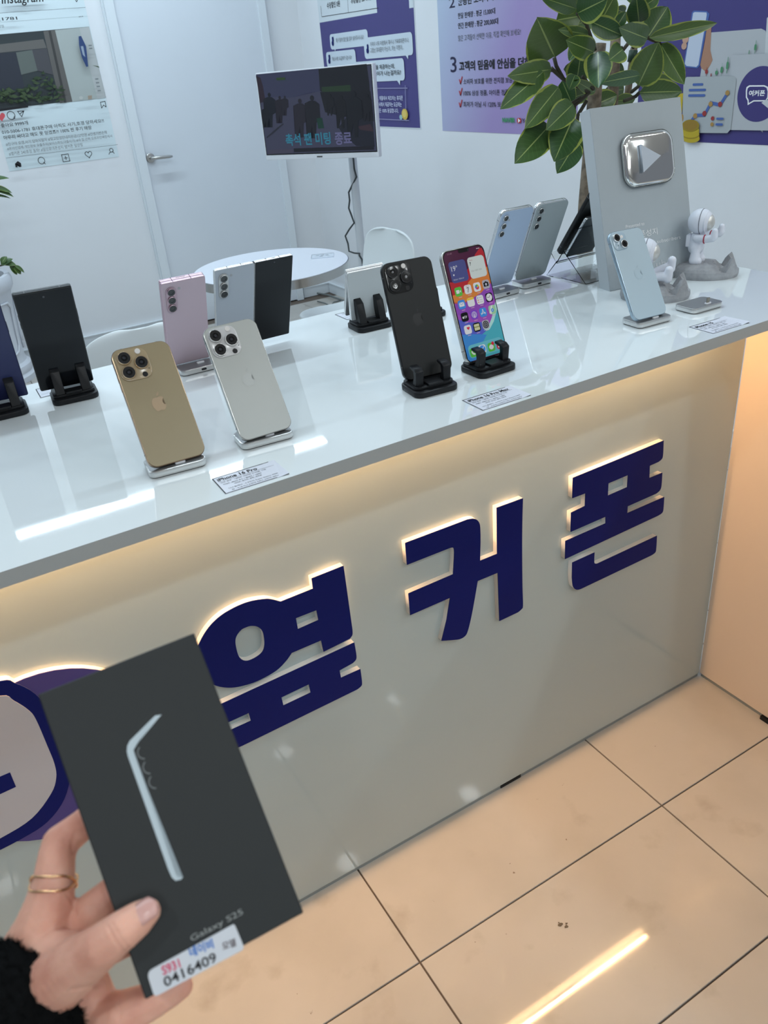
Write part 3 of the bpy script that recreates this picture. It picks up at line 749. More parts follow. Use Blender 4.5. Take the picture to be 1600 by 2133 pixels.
# silver flip phone standing folded
FM = PM(onz(768, 661, H + .0145), (0, -.06, 1), (.998, -.05, 0))
fl = thing('flip_phone', 'silver flip phone folded like a tent on a black stand', 'phone', FM, 'display phones on the counter')
fl_b = mat('flip_back', (.44, .48, .50), .3, spec=.4)
for nm, ang in (('near_half', -.05), ('far_half', .24)):
    Mx = Matrix.Translation((0, 0, .0855)) @ Matrix.Rotation(ang, 4, 'X') @ Matrix.Translation((0, .0065 if ang > 0 else .0058, -.0425))
    bm = slab(bmesh.new(), .0719, .0835, .0058, .004, .0006, Mx @ XZ, 5); hf = build(nm, bm, sf_f, fl, True, 40)
    if ang < 0:
        bm = slab(bmesh.new(), .0700, .0815, .0003, .003, 0, Mx @ Matrix.Translation((0, -.0057, 0)) @ XZ, 5); build('back_glass', bm, fl_b, fl)
    else:
        bm = slab(bmesh.new(), .0705, .082, .0003, .003, 0, Mx @ Matrix.Translation((0, .0, 0)) @ XZ, 5); build('inner_screen', bm, _M['dark_screen'], fl)
bm = tube(bmesh.new(), [(-.0355, .006, .0862), (.0355, .006, .0862)], .0036, 12); build('hinge', bm, sf_f, fl, True, 40)
stand('black stand under the silver flip phone', -.690, .260, -.06, True)
stand('black stand mostly hidden behind the black three camera phone', -.585, .245, -.1, True)

# ------------------------------------------------------------------ home screen print
scr = Print(MS, 1564 / 220, (900, 500), off=.0003, step=.00002)
def C(n, c, r=.3, e=0): return mat('ink_' + n, c, r, spec=.3)
def E(n, c, s=.55):       # lit screen colour
    c2 = hx(c) if isinstance(c, str) else c
    return mat('lit_' + n, tuple(x * .25 for x in c2), .15, spec=.4, emit=c2, estr=s)
hw, hh = .0776 / 2 - .0026, .163
zb, zt = .0026, .163 - .0026
scr.rect(-hw, zb, hw, zt, E('maroon', '4a1a3a'), .0095)
def band(pts, mt): scr.poly([(max(-hw, min(hw, x * hw)), zb + z * (zt - zb)) for x, z in pts], mt, True)
band([(-1, .74), (-.6, .72), (-.2, .74), (.1, .80), (.3, .86), (.55, .93), (.8, .97), (.93, .975), (1, .93), (1, .60), (-1, .50)], E('red', 'b02a34'))
band([(-1, .56), (-.7, .57), (-.35, .63), (-.1, .70), (.15, .735), (.5, .76), (1, .80), (1, .5), (-1, .45)], E('orange', 'cf7a3a'))
band([(-1, .62), (-.75, .62), (-.4, .62), (0, .60), (.5, .585), (1, .62), (1, .5), (-1, .45)], E('amber', 'd0803c'))
band([(-1, .56), (-.6, .535), (-.2, .54), (.2, .56), (.55, .60), (1, .66), (1, .3), (-1, .3)], E('coral', 'b8584a'))
band([(-1, .545), (-.5, .53), (0, .545), (.4, .58), (.7, .62), (1, .645), (1, .2), (-1, .2)], E('violet', '8a4ab0'))
band([(-1, .44), (-.3, .42), (.2, .44), (.6, .47), (1, .5), (1, .2), (-1, .2)], E('mauve', '9a4fb4'))
band([(-1, .40), (-.5, .35), (0, .33), (.4, .30), (.4, .1), (-1, .1)], E('indigo', '5560c0'))
band([(-1, .24), (-.5, .22), (0, .215), (.35, .25), (.55, .30), (.75, .38), (1, .45), (1, .03), (.9, .006), (-.9, .006), (-1, .03)], E('teal', '4aa8b8'))
band([(-1, .26), (-.5, .24), (-.1, .22), (.2, .2), (-.2, .12), (-.4, .005), (-.9, .005), (-1, .03)], E('azure', '3f86cc'))
band([(.1, .245), (.4, .275), (.65, .34), (.85, .42), (1, .47), (1, .40), (.7, .30), (.4, .24)], E('mint', 'a8d8d4'))
scr.rect(-hw * .88, zb + .0045, hw * .88, zb + .0235, E('dock', '66b4c4'), .006)
W = lambda s: E('white', 'd8dade')
def icon(cx, cy, mt, s=.0128): 
    q = scr.px((cx, cy)); scr.rect(q[0] - s / 2, q[1] - s / 2, q[0] + s / 2, q[1] + s / 2, mt, .0032); return q
BK = E('black', '17181c', .3); WH = E('white', 'd8dade')
# widgets
q = scr.px((390, 465)); scr.rect(q[0] - .0152, q[1] - .0152, q[0] + .0152, q[1] + .0152, E('slate', '4a4f86'), .005)
scr.text('19°', (290, 470), (380, 450), 80, WH); scr.disc((320, 522), .0012, WH)
scr.text('최고:21° 최저:12°', (320, 605), (475, 572), 22, WH)
q = scr.px((665, 398)); scr.rect(q[0] - .0152, q[1] - .0152, q[0] + .0152, q[1] + .0152, E('pale', 'c8d2d0'), .005)
scr.text('월요일', (550, 318), (592, 308), 22, E('gred', 'a04a50')); scr.text('7', (555, 385), (582, 378), 50, BK, .01)
scr.text('오늘 이벤트 없음', (580, 475), (735, 440), 26, E('gray', '8a9090'))
scr.text('11:41', (225, 228), (288, 215), 26, E('dim', '9a7a8a')); scr.disc((655, 127), .0007, WH); scr.rpx((665, 132), (695, 112), E('dimw', 'c0a8ac'), .0006)
q = scr.px((460, 152)); scr.rect(q[0] - .0098, q[1] - .0030, q[0] + .0098, q[1] + .0030, BEZEL, .0029); scr.disc((525, 148), .0016, LENSC)
rows = [((388, 768), (527, 732), (662, 697), (793, 657)), ((434, 957), (570, 920), (705, 886), (838, 850)), ((477, 1142), (617, 1108), (747, 1072), (882, 1032)), ((522, 1330), (655, 1292), (785, 1253))]
G = E('green', '58b848'); BL = E('blue', '3f8ad8')
q = icon(*rows[0][0], E('green', '58b848')); scr.rect(q[0] - .004, q[1] - .0025, q[0] + .0015, q[1] + .0025, WH, .0008); scr.poly([(q[0] + .002, q[1]), (q[0] + .0042, q[1] + .002), (q[0] + .0042, q[1] - .002)], WH, True)
q = icon(*rows[0][1], WH); scr.text('월요일', (q[0] - .003, q[1] + .0036), (q[0] + .003, q[1] + .0036), .0016, E('red', 'b02a34'), 0, True); scr.text('7', (q[0] - .002, q[1] - .0045), (q[0] + .002, q[1] - .0045), .0072, BK, 0, True)
q = icon(*rows[0][2], WH)
for i, cc in enumerate(('e07a30', 'd8b830', '78b048', '3f9a80', '3f6ac0', '8a50b0', 'b83a60', 'd04a38')):
    a = i * PI / 4; scr.disc((q[0] + .0022 * math.cos(a), q[1] + .0022 * math.sin(a)), .0017, E('petal%d' % i, cc), .0017, 10, True)
q = icon(*rows[0][3], E('lgrey', 'a8a8b4')); scr.rect(q[0] - .0045, q[1] - .003, q[0] + .0045, q[1] + .003, BK, .001); scr.disc(q, .002, E('lgrey', 'a8a8b4'), raw=True); scr.rect(q[0] - .0018, q[1] + .0028, q[0] + .0018, q[1] + .0042, BK, .0005)
q = icon(*rows[1][0], BL); scr.rect(q[0] - .0045, q[1] - .003, q[0] + .0045, q[1] + .003, WH, .001); scr.line([(q[0] - .0042, q[1] + .0027), (q[0], q[1] - .0004), (q[0] + .0042, q[1] + .0027)], .0005, BL, True)
q = icon(*rows[1][1], WH); scr.rect(q[0] - .0063, q[1] + .003, q[0] + .0063, q[1] + .0062, E('yellow', 'e0c040'), .002)
q = icon(*rows[1][2], WH)
for dz, cc in ((.0032, '3f8ad8'), (0, 'd04a38'), (-.0032, 'e07a30')):
    scr.disc((q[0] - .0038, q[1] + dz), .0009, E('dot' + cc, cc), None, 10, True); scr.rect(q[0] - .0018, q[1] + dz - .0003, q[0] + .0045, q[1] + dz + .0003, E('lgrey', 'a8a8b4'))
q = icon(*rows[1][3], BK); scr.disc(q, .0054, WH, raw=True); scr.line([(q[0] - .004, q[1] + .0008), q, (q[0] + .0022, q[1] + .0028)], .0006, BK, True)
q = icon(*rows[2][0], BK); scr.poly([(q[0] - .0028 + x * .0032, q[1] - .0003 + y * .0032) for x, y in APPLE], WH, True); scr.text('tv', (q[0] - .0008, q[1] - .002), (q[0] + .0042, q[1] - .002), .004, WH, 0, True)
q = icon(*rows[2][1], E('purple2', '7a48c0')); scr.ring(q, .0042, .0006, WH, 0, 360, 20, True); scr.ring(q, .0026, .0006, WH, 0, 360, 16, True); scr.disc(q, .001, WH, None, 12, True); scr.rect(q[0] - .0007, q[1] - .0045, q[0] + .0007, q[1] - .0012, WH, .0004)
q = icon(*rows[2][2], BL); scr.line([(q[0] - .0034, q[1] - .003), (q[0] + .0008, q[1] + .0042)], .0009, WH, True); scr.line([(q[0] + .0034, q[1] - .003), (q[0] - .0008, q[1] + .0042)], .0009, WH, True); scr.line([(q[0] - .0042, q[1] - .0012), (q[0] + .0042, q[1] - .0012)], .0009, WH, True)
q = icon(*rows[2][3], E('mapg', '9ac8a0')); scr.poly([(q[0] - .0063, q[1] - .004), (q[0] - .001, q[1] + .006), (q[0] + .002, q[1] + .006), (q[0] - .003, q[1] - .006)], WH, True); scr.disc((q[0], q[1] - .0008), .0026, BL, None, 14, True); scr.disc((q[0], q[1] - .0008), .001, WH, None, 10, True)
q = icon(*rows[3][0], WH)
def heart(c, s): return [(c[0] + s * .0625 * 16 * math.sin(t) ** 3, c[1] + s * .0625 * (13 * math.cos(t) - 5 * math.cos(2 * t) - 2 * math.cos(3 * t) - math.cos(4 * t))) for t in [2 * PI * k / 28 for k in range(28)]]
scr.poly(heart((q[0] + .0012, q[1] + .0018), .0028), E('hred', 'd03048'), True)
q = icon(*rows[3][1], BK); scr.rect(q[0] - .0048, q[1] - .0045, q[0] + .0048, q[1] + .0045, E('card', 'c8c8a0'), .001); scr.rect(q[0] - .0048, q[1] - .0004, q[0] + .0048, q[1] + .001, E('card2', '8a9050'))
q = icon(*rows[3][2], E('lgrey', 'a8a8b4')); scr.disc(q, .0054, BK, None, 24, True); scr.ring(q, .0036, .0008, E('lgrey', 'a8a8b4'), 0, 360, 20, True); scr.ring(q, .0014, .0007, E('lgrey', 'a8a8b4'), 0, 360, 12, True)
# dock row
q = icon(605, 1668, G); scr.ring((q[0] + .0022, q[1] + .0022), .0048, .0022, WH, 185, 265, 8, True)
q = icon(735, 1618, WH); scr.disc(q, .0056, BL, None, 24, True); scr.line([(q[0] - .003, q[1] - .003), (q[0] + .003, q[1] + .003)], .001, WH, True)
q = icon(868, 1585, G); scr.disc(q, .0042, WH, .0036, 20, True); scr.disc((885, 1530), .0026, E('hred', 'd03048'), None, 16)
q = icon(992, 1545, E('music', 'c03048')); scr.line([(q[0] - .002, q[1] - .003), (q[0] - .002, q[1] + .003), (q[0] + .003, q[1] + .0042), (q[0] + .003, q[1] - .002)], .0008, WH, True); scr.disc((q[0] - .003, q[1] - .003), .0013, WH, None, 10, True); scr.disc((q[0] + .002, q[1] - .002), .0013, WH, None, 10, True)
for r in rows:
    for cx, cy in r:
        q = scr.px((cx, cy)); scr.rect(q[0] - .003, q[1] - .0088, q[0] + .003, q[1] - .008, E('cap', 'c8a8c0'))
scr.done('screen', PHS)

# ------------------------------------------------------------------ price labels lying on the counter
def label_card(desc, c, w, d, yaw, lines, flip=False, tilt=0.):
    M = Matrix.Translation((c[0], c[1], H)) @ Matrix.Rotation(yaw, 4, 'Z') @ Matrix.Rotation(-PI / 2, 4, 'X') @ Matrix.Identity(4)
    # local x right, local z up -> away from viewer on the table, printed face (-y) up
    t = thing('price_label', desc, 'label', M, 'price labels on the counter')
    bm = bmesh.new(); n = 8
    for i in range(n + 1):
        x = -w / 2 + w * i / n; l = tilt * max(0, (i / n - .7) / .3) ** 2
        for yy, z in ((-.0004, -d / 2), (-.0004, d / 2), (0, -d / 2), (0, d / 2)):
            bm.verts.new((x, yy - (l if z < 0 else l * .3), z))
    bm.verts.ensure_lookup_table(); vv = bm.verts
    for i in range(n):
        a = 4 * i; b = a + 4
        for f in ((a, b, b + 1, a + 1), (a + 2, a + 3, b + 3, b + 2), (a, a + 2, b + 2, b), (a + 1, b + 1, b + 3, a + 3)): bm.faces.new([vv[k] for k in f])
    bm.faces.new([vv[k] for k in (0, 1, 3, 2)]); e = 4 * n; bm.faces.new([vv[k] for k in (e, e + 2, e + 3, e + 1)])
    fixn(bm); build('card', bm, PAPER, t)
    pr = Print(Matrix.Identity(4), off=.0006, step=.00003)
    b = .0012
    pr.rect(-w / 2, d / 2 - b, w / 2, d / 2, INK); pr.rect(-w / 2, -d / 2, w / 2, -d / 2 + b, INK); pr.rect(-w / 2, -d / 2, -w / 2 + b, d / 2, INK); pr.rect(w / 2 - b, -d / 2, w / 2, d / 2, INK)
    for tx, x0, x1, z, hh, bd in lines:
        s = -1 if flip else 1
        if tx == '-': pr.rect(x0 * w / 2 * 1, z * d / 2 * s, x1 * w / 2, z * d / 2 * s + .0004, INK); continue
        a, bq = ((x0 * w / 2, z * d / 2), (x1 * w / 2, z * d / 2)) if not flip else ((-x0 * w / 2, -z * d / 2), (-x1 * w / 2, -z * d / 2))
        pr.text(tx, a, bq, hh, INK, bd, True, level=False)
    pr.done('lettering', t); return t
body = [('-', -.9, .9, .42, 0, 0), ('저장 용량 : 128GB, 256GB, 512GB, 1TB', -.88, .55, .20, .0030, .004), ('카메라 : 4800만 화소 + 4800만 + 1200만', -.85, .35, -.06, .0030, .004), ('데저트, 화이트, 블랙, 내추럴', -.55, .3, -.28, .0030, .004),
        ('디스플레이 : 6.3인치 Super Retina XDR', -.8, .75, -.62, .0030, .004), ('칩 : A18 Pro 6코어 CPU, 6코어 GPU', -.75, .7, -.86, .0030, .004)]
label_card('paper label printed iPhone 16 Pro lying at the front edge', (-1.094, -.158), .0795, .047, -.02, [('iPhone 16 Pro', -.9, .35, .5, .0075, .022)] + body, tilt=.0015)
label_card('paper label printed iPhone 16 Pro Max lying at the front edge', (-.7325, -.159), .0805, .0475, -.01, [('iPhone 16 Pro Max', -.9, .8, .5, .0075, .022)] + body, tilt=.0015)
label_card('paper label printed iPhone 15 near the right end', (-.2855, -.154), .0805, .0485, -.03, [('iPhone 15', -.88, .05, .48, .0070, .022)] + body, tilt=.0025)
rear = body
label_card('paper label half covered by the stand of the blank dark phone', (-1.208, .341), .080, .048, -.02, rear, True)
label_card('paper label beside the stand of the navy phone', (-1.314, .336), .080, .048, -.02, rear, True)
label_card('paper label half under the flip phone stand', (-.660, .352), .080, .048, 0, rear, True)
label_card('paper label at the back edge beside the sky blue phone', (-.36, .352), .150, .075, .04, rear, True)
label_card('paper label at the back edge behind the black three camera phone', (-.535, .362), .080, .048, 0, rear, True)

# ================================================================== AWARD PLAQUE
PQ = frame(V((-.157, .1028, H + .0005)), (.992, -.125, .0), (.024, .263, .965))
pw, ph, pt = .2, .3155, .030
pq = thing('award_plaque', 'tall silver award plaque with chrome play button leaning on the counter', 'award', PQ)
SILV = mat('silver_card', (.40, .45, .48), .5, metal=.05, noise=.02, nscale=30)
bm = bx(bmesh.new(), -pw / 2, pw / 2, .0006, pt, 0, ph); build('box', bm, mat('plaque_side', (.50, .54, .57), .4), pq)
bm = bx(bmesh.new(), -pw / 2 + .0004, pw / 2 - .0004, 0, .0006, .0004, ph - .0004); build('front_plate', bm, SILV, pq)
bq = PQ.inverted()
def pqx(u, v): 
    q = bq @ hit(u, v, PQ.translation, PQ.to_3x3() @ V((0, -1, 0))); return q.x, q.z
a = pqx(1277, 283); b = pqx(1384, 392)
bw, bh = .112, .092; bcx, bcz = (.010, .2185)
MIR = mat('mirror_chrome', (.86, .87, .86), .07, metal=1)
bm = slab(bmesh.new(), bw, bh, .013, .024, .0085, Matrix.Translation((bcx, 0, bcz)) @ XZ, 8, 5); pb = build('play_button', bm, MIR, pq, True, 35)
tri = [(-.018, .024), (-.018, -.024), (.024, 0)]
f = curve_mesh('play_triangle', [[(bcx - .006 + x, bcz + z) for x, z in tri]], .006, mat('satin_silver', (.50, .55, .62), .45), pq); f.location = (0, -.0132, 0)
pr = Print(PQ, 1, (0, 0), off=.0003, step=.00005)
WT = mat('white_print', (.85, .86, .87), .5)
pr.text('Presented to', (-.05, .105), (-.008, .105), .0058, WT, 0, True)
pr.text('옆커폰성지', (-.050, .084), (.020, .084), .0122, WT, 0, True)
pr.text('For passing 100,000 subscribers', (-.085, .066), (.072, .066), .0085, WT, 0, True)
pr.text('YouTube', (-.05, .024), (.045, .024), .013, mat('grey_print', (.55, .57, .60), .4), 0, True)
pr.done('lettering', pq)

# ================================================================== ASTRONAUT HOLDERS
ROCK = mat('moon_grey', (.36, .37, .39), .75, noise=.25, nscale=60, bump=.4, bscale=160)
SUIT = mat('suit_white', (.72, .75, .83), .5); VIS = mat('visor_silver', (.66, .65, .62), .38, metal=.55); RED = mat('band_red', (.38, .02, .05), .5)
def rock(parent, rx, ry, h):
    bm = bmesh.new(); rnd = random.Random(3); N = 40; rings = []
    for k, (s, z) in enumerate(((.97, 0), (1, .006), (.99, h * .45), (.93, h * .62), (.82, h * .74), (.66, h * .82), (.45, h * .86), (.22, h * .88))):
        ring = []
        for i in range(N):
            a = 2 * PI * i / N; x = rx * s * math.cos(a); y = ry * s * math.sin(a)
            zz = z
            if k > 2: zz += rnd.uniform(-.0008, .0008)
            # two peaks at the front with a notch between to hold a phone
            if x > rx * .30 and k > 1:
                q = min(1, (x - rx * .30) / (rx * .12)); zz = zz * (1 - q) + q * (h * .42 if k > 1 else z)
                for py in (-.52, .55):
                    dd = math.hypot((x - rx * .72) / (rx * .22), (y - ry * py) / (ry * .30)); zz += q * h * .95 * max(0, 1 - dd) ** .7
            ring.append(bm.verts.new((x, y, zz)))
        rings.append(ring)
    for a, b in zip(rings, rings[1:]):
        for i in range(N): bm.faces.new((a[i], a[(i + 1) % N], b[(i + 1) % N], b[i]))
    bm.faces.new(list(reversed(rings[0]))); bm.faces.new(rings[-1])
    o = build('rock_base', bm, ROCK, parent)
    bm = lathe(bmesh.new(), [(1, 0), (1, .001)], 40, Matrix.Diagonal((rx * .95, ry * .95, 1, 1))); build('felt_pad', bm, INK, parent)
    bm = bmesh.new()
    for x, y, r in ((-.5, -.55, .07), (-.28, -.62, .05), (-.62, .2, .08), (-.1, -.5, .06), (-.75, -.2, .05), (.05, -.66, .045)):
        lathe(bm, [(r * ry * 1.0, 0), (r * ry * 1.3, .0012), (r * ry * 1.0, .0016), (r * ry * .6, .0006)], 12, Matrix.Translation((x * rx, y * ry, h * (.86 - .32 * (x * x + y * y)))))
    build('crater', bm, ROCK, parent, True)
    return o
def union_mesh(name, chains, vox, mt, parent, smooth_it=6, ell=None):
    """one continuous surface from chains of spheres [(point, radius), ...]"""
    bm = bmesh.new()
    for ch in chains:
        if len(ch) == 1: ball(bm, ch[0][0], ch[0][1], sub=3); continue
        for (p, r), (q, s) in zip(ch, ch[1:]):
            p, q = V(p), V(q); n = max(2, int((q - p).length / (min(r, s) * .32)) + 1)
            for i in range(n + 1):
                t = i / n; ball(bm, p.lerp(q, t), r + (s - r) * t, sub=2)
    me = bpy.data.meshes.new('t'); bm.to_mesh(me); bm.free()
    o = bpy.data.objects.new('t', me)
    md = o.modifiers.new('r', 'REMESH'); md.mode = 'VOXEL'; md.voxel_size = vox
    sm = o.modifiers.new('s', 'SMOOTH'); sm.iterations = smooth_it; sm.factor = .5
    m2 = bake(o); m2.name = name
    bpy.data.objects.remove(o); bpy.data.meshes.remove(me); m2.materials.clear()
    for p in m2.polygons: p.use_smooth = True
    return link(name, m2, parent, [mt])
def astronaut(label, loc, yaw, seated):
    t = thing('astronaut_figurine', label, 'figurine', Matrix.Translation((*loc, H)) @ Matrix.Rotation(yaw, 4, 'Z'), None)
    rx, ry, h = .060, .044, .030
    rock(t, rx, ry, h); z0 = h * .86; x0 = -.018
    if not seated:
        ch = [[((x0, .012, z0 + .006), .0115), ((x0, .011, z0 + .020), .009), ((x0 - .002, .009, z0 + .030), .011)],
              [((x0, -.012, z0 + .006), .0115), ((x0, -.011, z0 + .020), .009), ((x0 - .002, -.009, z0 + .030), .011)],
              [((x0 + .006, .012, z0 + .004), .0085)], [((x0 + .006, -.012, z0 + .004), .0085)],
              [((x0 - .003, 0, z0 + .030), .0165), ((x0 - .001, 0, z0 + .046), .0155), ((x0, 0, z0 + .054), .012)]]
        for s in (-1, 1):
            ch.append([((x0, s * .015, z0 + .050), .0075), ((x0 + .022, s * .022, z0 + .050), .0075), ((x0 + .034, s * .023, z0 + .053), .0078)])
            ch.append([((x0 + .036, s * .023, z0 + .056), .0078), ((x0 + .037, s * .023, z0 + .066), .0062)])
        hz = z0 + .079; hc = V((x0 + .001, 0, hz))
        bands = [V((x0 + .018, s * .0213, z0 + .050)) for s in (-1, 1)]; bd = V((1, 0, 0))
    else:
        ch = [[((x0, 0, z0 + .012), .016), ((x0 - .004, 0, z0 + .030), .0145)]]
        for s in (-1, 1):
            ch.append([((x0 + .004, s * .010, z0 + .010), .0098), ((x0 + .030, s * .013, z0 + .020 + s * .004), .0088), ((x0 + .040, s * .014, z0 + .022 + s * .006), .0092)])
            ch.append([((x0 + .043, s * .014, z0 + .018 + s * .006), .0085), ((x0 + .044, s * .014, z0 + .034 + s * .006), .0082)])
            ch.append([((x0 - .004, s * .014, z0 + .030), .0075), ((x0 - .012, s * .024, z0 + .016), .0070), ((x0 - .014, s * .026, z0 + .006), .0070)])
        hz = z0 + .058; hc = V((x0 - .004, 0, hz))
        bands = []; bd = V((1, 0, 0))
    union_mesh('suit', ch, .0016, SUIT, t, 3)
    bm = ball(bmesh.new(), hc, .0245, 1, 1.02, 1, 4); he = build('helmet', bm, SUIT, t, True)
    bm = bmesh.new(); bmesh.ops.create_uvsphere(bm, u_segments=28, v_segments=14, radius=1, matrix=Matrix.Translation(hc + V((.0095, 0, -.001))) @ Matrix.Diagonal((.0178, .0192, .0185, 1))); build('visor', bm, VIS, t, True)
    bm = bmesh.new(); tube(bm, [hc + V((.0035, .0248 * math.cos(a), .0242 * math.sin(a))) for a in [2 * PI * k / 32 for k in range(33)]], .0007, 6); build('helmet_seam', bm, mat('seam_grey', (.12, .13, .16), .5), t, True)
    bm = bmesh.new(); tube(bm, [hc + V((.0125, .0206 * math.cos(a), -.001 + .0200 * math.sin(a))) for a in [2 * PI * k / 32 for k in range(33)]], .0021, 8); build('visor_rim', bm, SUIT, t, True)
    bm = slab(bmesh.new(), .020, .024, .009, .003, .0015, Matrix.Translation((x0 - .013, 0, z0 + (.042 if not seated else .028))) @ Matrix.Rotation(-PI / 2, 4, 'Y') @ Matrix.Rotation(PI / 2, 4, 'Z')); build('backpack', bm, SUIT, t, True, 40)
    for c in bands:
        bm = bmesh.new(); tube(bm, [c + V((0, .0078 * math.cos(a), .0078 * math.sin(a))) for a in [2 * PI * k / 20 for k in range(21)]], .0011, 6); build('arm_band', bm, RED, t, True)
    FS = .93; A = V((x0, 0, z0))
    for c in t.children:
        if c.name.split('.')[0] in ('suit', 'helmet', 'visor', 'helmet_seam', 'visor_rim', 'backpack', 'arm_band'):
            c.matrix_basis = Matrix.Translation(A) @ Matrix.Rotation(-.32 if not seated else -.15, 4, 'Z') @ Matrix.Diagonal((FS, FS, FS, 1)) @ Matrix.Translation(-A)
    return t
YAW = math.atan2(-.74, .67)
astronaut('white astronaut figure standing with arms out on a grey moon rock', (-.060, .066), YAW, False)
astronaut('white astronaut figure sitting with raised boots, half behind the pale blue phone', (-.232, .030), YAW, True)

# ================================================================== CLEAR EASEL WITH TWO PHONES
ACR = mat('clear_acrylic', (.97, .985, .99), .02, trans=1.0, ior=1.22)
A0 = onz(1166, 540, H + .036)
EM = frame(A0, (1, -.02, 0), (0, -.60, .80))
e = thing('acrylic_easel', 'clear folded acrylic easel beside the silver plaque', 'stand', Matrix.Translation((A0.x, A0.y, H)))
def sheet(name, pts, x0, x1, th=.0022):
    bm = bmesh.new(); off = []
    P = [V((0, y, z)) for y, z in pts]
    for i, p in enumerate(P):
        d = (P[min(i + 1, len(P) - 1)] - P[max(i - 1, 0)]).normalized(); off.append(V((0, -d.z, d.y)) * th)
    L = []
    for x in (x0, x1):
        L.append([bm.verts.new(p + V((x, 0, 0))) for p in P] + [bm.verts.new(p + o + V((x, 0, 0))) for p, o in reversed(list(zip(P, off)))])
    n = len(L[0]); bm.faces.new(L[0]); bm.faces.new(list(reversed(L[1])))
    for i in range(n): bm.faces.new((L[0][i], L[0][(i + 1) % n], L[1][(i + 1) % n], L[1][i]))
    fixn(bm); return build(name, bm, ACR, e)
sheet('cradle', [(.020, .050), (.003, .030), (-.050, .101)], -.006, .118)
sheet('front_leg', [(-.018, .056), (-.083, .0015), (-.012, .0015)], -.006, .118)
sheet('rear_leg', [(.0005, .032), (.030, .0015), (-.010, .0012)], -.006, .118)
DG = mat('easel_screen', (.045, .052, .062), .12, spec=.5)
p = phone('dark grey phone lying on the clear easel with a bright frame', PM(A0 + V((.045, -.004, .002)), (0, -.60, .80), (1, -.02, 0)), .072, .100, .0065, .007, gry_f, DG, 'back')
p = phone('black phone leaning behind the dark grey phone on the easel', PM(A0 + V((.040, .009, .006)), (0, -.60, .80), (1, -.02, 0)), .075, .160, .0085, .009, blk_f, blk_b, 'back')

# ================================================================== MONITOR ON A STAND
ru = V((.496, -.868, 0)).normalized()
TM = frame(V((.3949, 2.5865, 1.014)), ru, (0.02, .01, 1))
tv = thing('monitor', 'white framed monitor showing a dim street scene on a slim white post', 'monitor', TM)
bm = slab(bmesh.new(), .61, .36, .028, .006, .002, Matrix.Translation((0, .028, .18)) @ XZ, 4); build('casing', bm, WHITEP, tv, True, 40)
pr = Print(TM, 1600 / 280, (520, 120), off=.0004, step=.00006)
def SC(n, c): 
    c2 = hx(c); return mat('tv_' + n, tuple(x * .3 for x in c2), .12, spec=.45, emit=c2, estr=.75)
pr.rect(-.300, .021, .300, .355, BEZEL)
pr.rect(-.296, .026, .296, .351, SC('ground', '35374a'))
pr.poly([(75, 200), (820, 130), (840, 400), (700, 420), (480, 480), (330, 470), (130, 480)], SC('sky', '2e3148'))
pr.poly([(820, 132), (1395, 75), (1425, 300), (1440, 500), (1080, 480), (840, 400)], SC('facade', '16181f'))
pr.poly([(860, 350), (1200, 325), (1205, 400), (865, 408)], SC('awning', '1e3020'))
pr.poly([(75, 215), (130, 240), (160, 340), (190, 520), (130, 540)], SC('wine', '241a26'))
pr.poly([(840, 410), (1440, 400), (1475, 700), (1480, 760), (1100, 700), (900, 650)], SC('stalls', '15161d'))
pr.poly([(1160, 700), (1470, 760), (1490, 1060), (1270, 1050), (1100, 900), (1060, 830)], SC('shade', '191b26'))
pr.poly([(1290, 820), (1440, 790), (1480, 880), (1320, 860)], SC('fruit', '30232c'))
def person2(x, y, hgt, c):
    w_ = hgt * .17; mt = SC('p' + c, c)
    pr.poly([(x - w_, y - hgt * .80), (x - w_ * .3, y - hgt * .86), (x + w_ * .4, y - hgt * .86), (x + w_, y - hgt * .78), (x + w_ * 1.15, y - hgt * .42), (x + w_ * .6, y - hgt * .36), (x + w_ * .55, y), (x + w_ * .2, y), (x, y - hgt * .3), (x - w_ * .35, y), (x - w_ * .7, y), (x - w_ * .75, y - hgt * .4)], mt)
    pr.disc((x, y - hgt * .92), hgt * .000021, mt, None, 14)
person2(235, 830, 420, '10131d'); person2(190, 830, 260, '0e1018'); person2(360, 780, 330, '1a1822'); person2(420, 690, 240, '1b1a24')
person2(600, 950, 470, '1e1c26'); person2(745, 960, 520, '17171f'); person2(1090, 840, 400, '121319'); person2(960, 690, 260, '13141a'); person2(1240, 950, 560, '12141b'); person2(1400, 760, 330, '14151c')
pr.poly([(800, 720), (865, 715), (890, 840), (820, 845)], SC('bag', '123028'))
pr.poly([(200, 950), (300, 860), (400, 780), (410, 790), (300, 890), (215, 955)], SC('cast', '20222e'))
pr.poly([(320, 240), (425, 235), (428, 265), (325, 270)], SC('ticker', '243a1c')); pr.rpx((345, 283), (468, 270), SC('ticker2', '1c3a40'))
pr.text('촉석 팬 미팅', (440, 1045), (975, 1040), 145, SC('cyan', '2a6a80'), .025); pr.text('종료', (1025, 1040), (1225, 1035), 150, SC('lilac', '565678'), .025)
pr.poly([(530, 1080), (1480, 1050), (1485, 1095), (535, 1125)], SC('bar', '15151e')); pr.poly([(225, 1100), (525, 1085), (530, 1128), (230, 1150)], SC('bar2', '3a3848'))
pr.done('screen', tv)
pr = Print(TM, off=.0001); pr.rect(-.018, .006, .012, .012, mat('ir_window', (.08, .08, .08), .3)); pr.done('sensor_window', tv)
inv = TM.inverted()
nn = TM.to_3x3() @ V((0, 1, 0))
pc = V((.3949, 2.5865, 0)) + nn * .20 + ru * .045
def tl(p): return inv @ V(p)
bm = bmesh.new(); tube(bm, [tl((pc.x, pc.y, .03)), tl((pc.x, pc.y, 1.16))], .020, 20); build('post', bm, mat('post_white', (.60, .64, .68), .45), tv, True, 40)
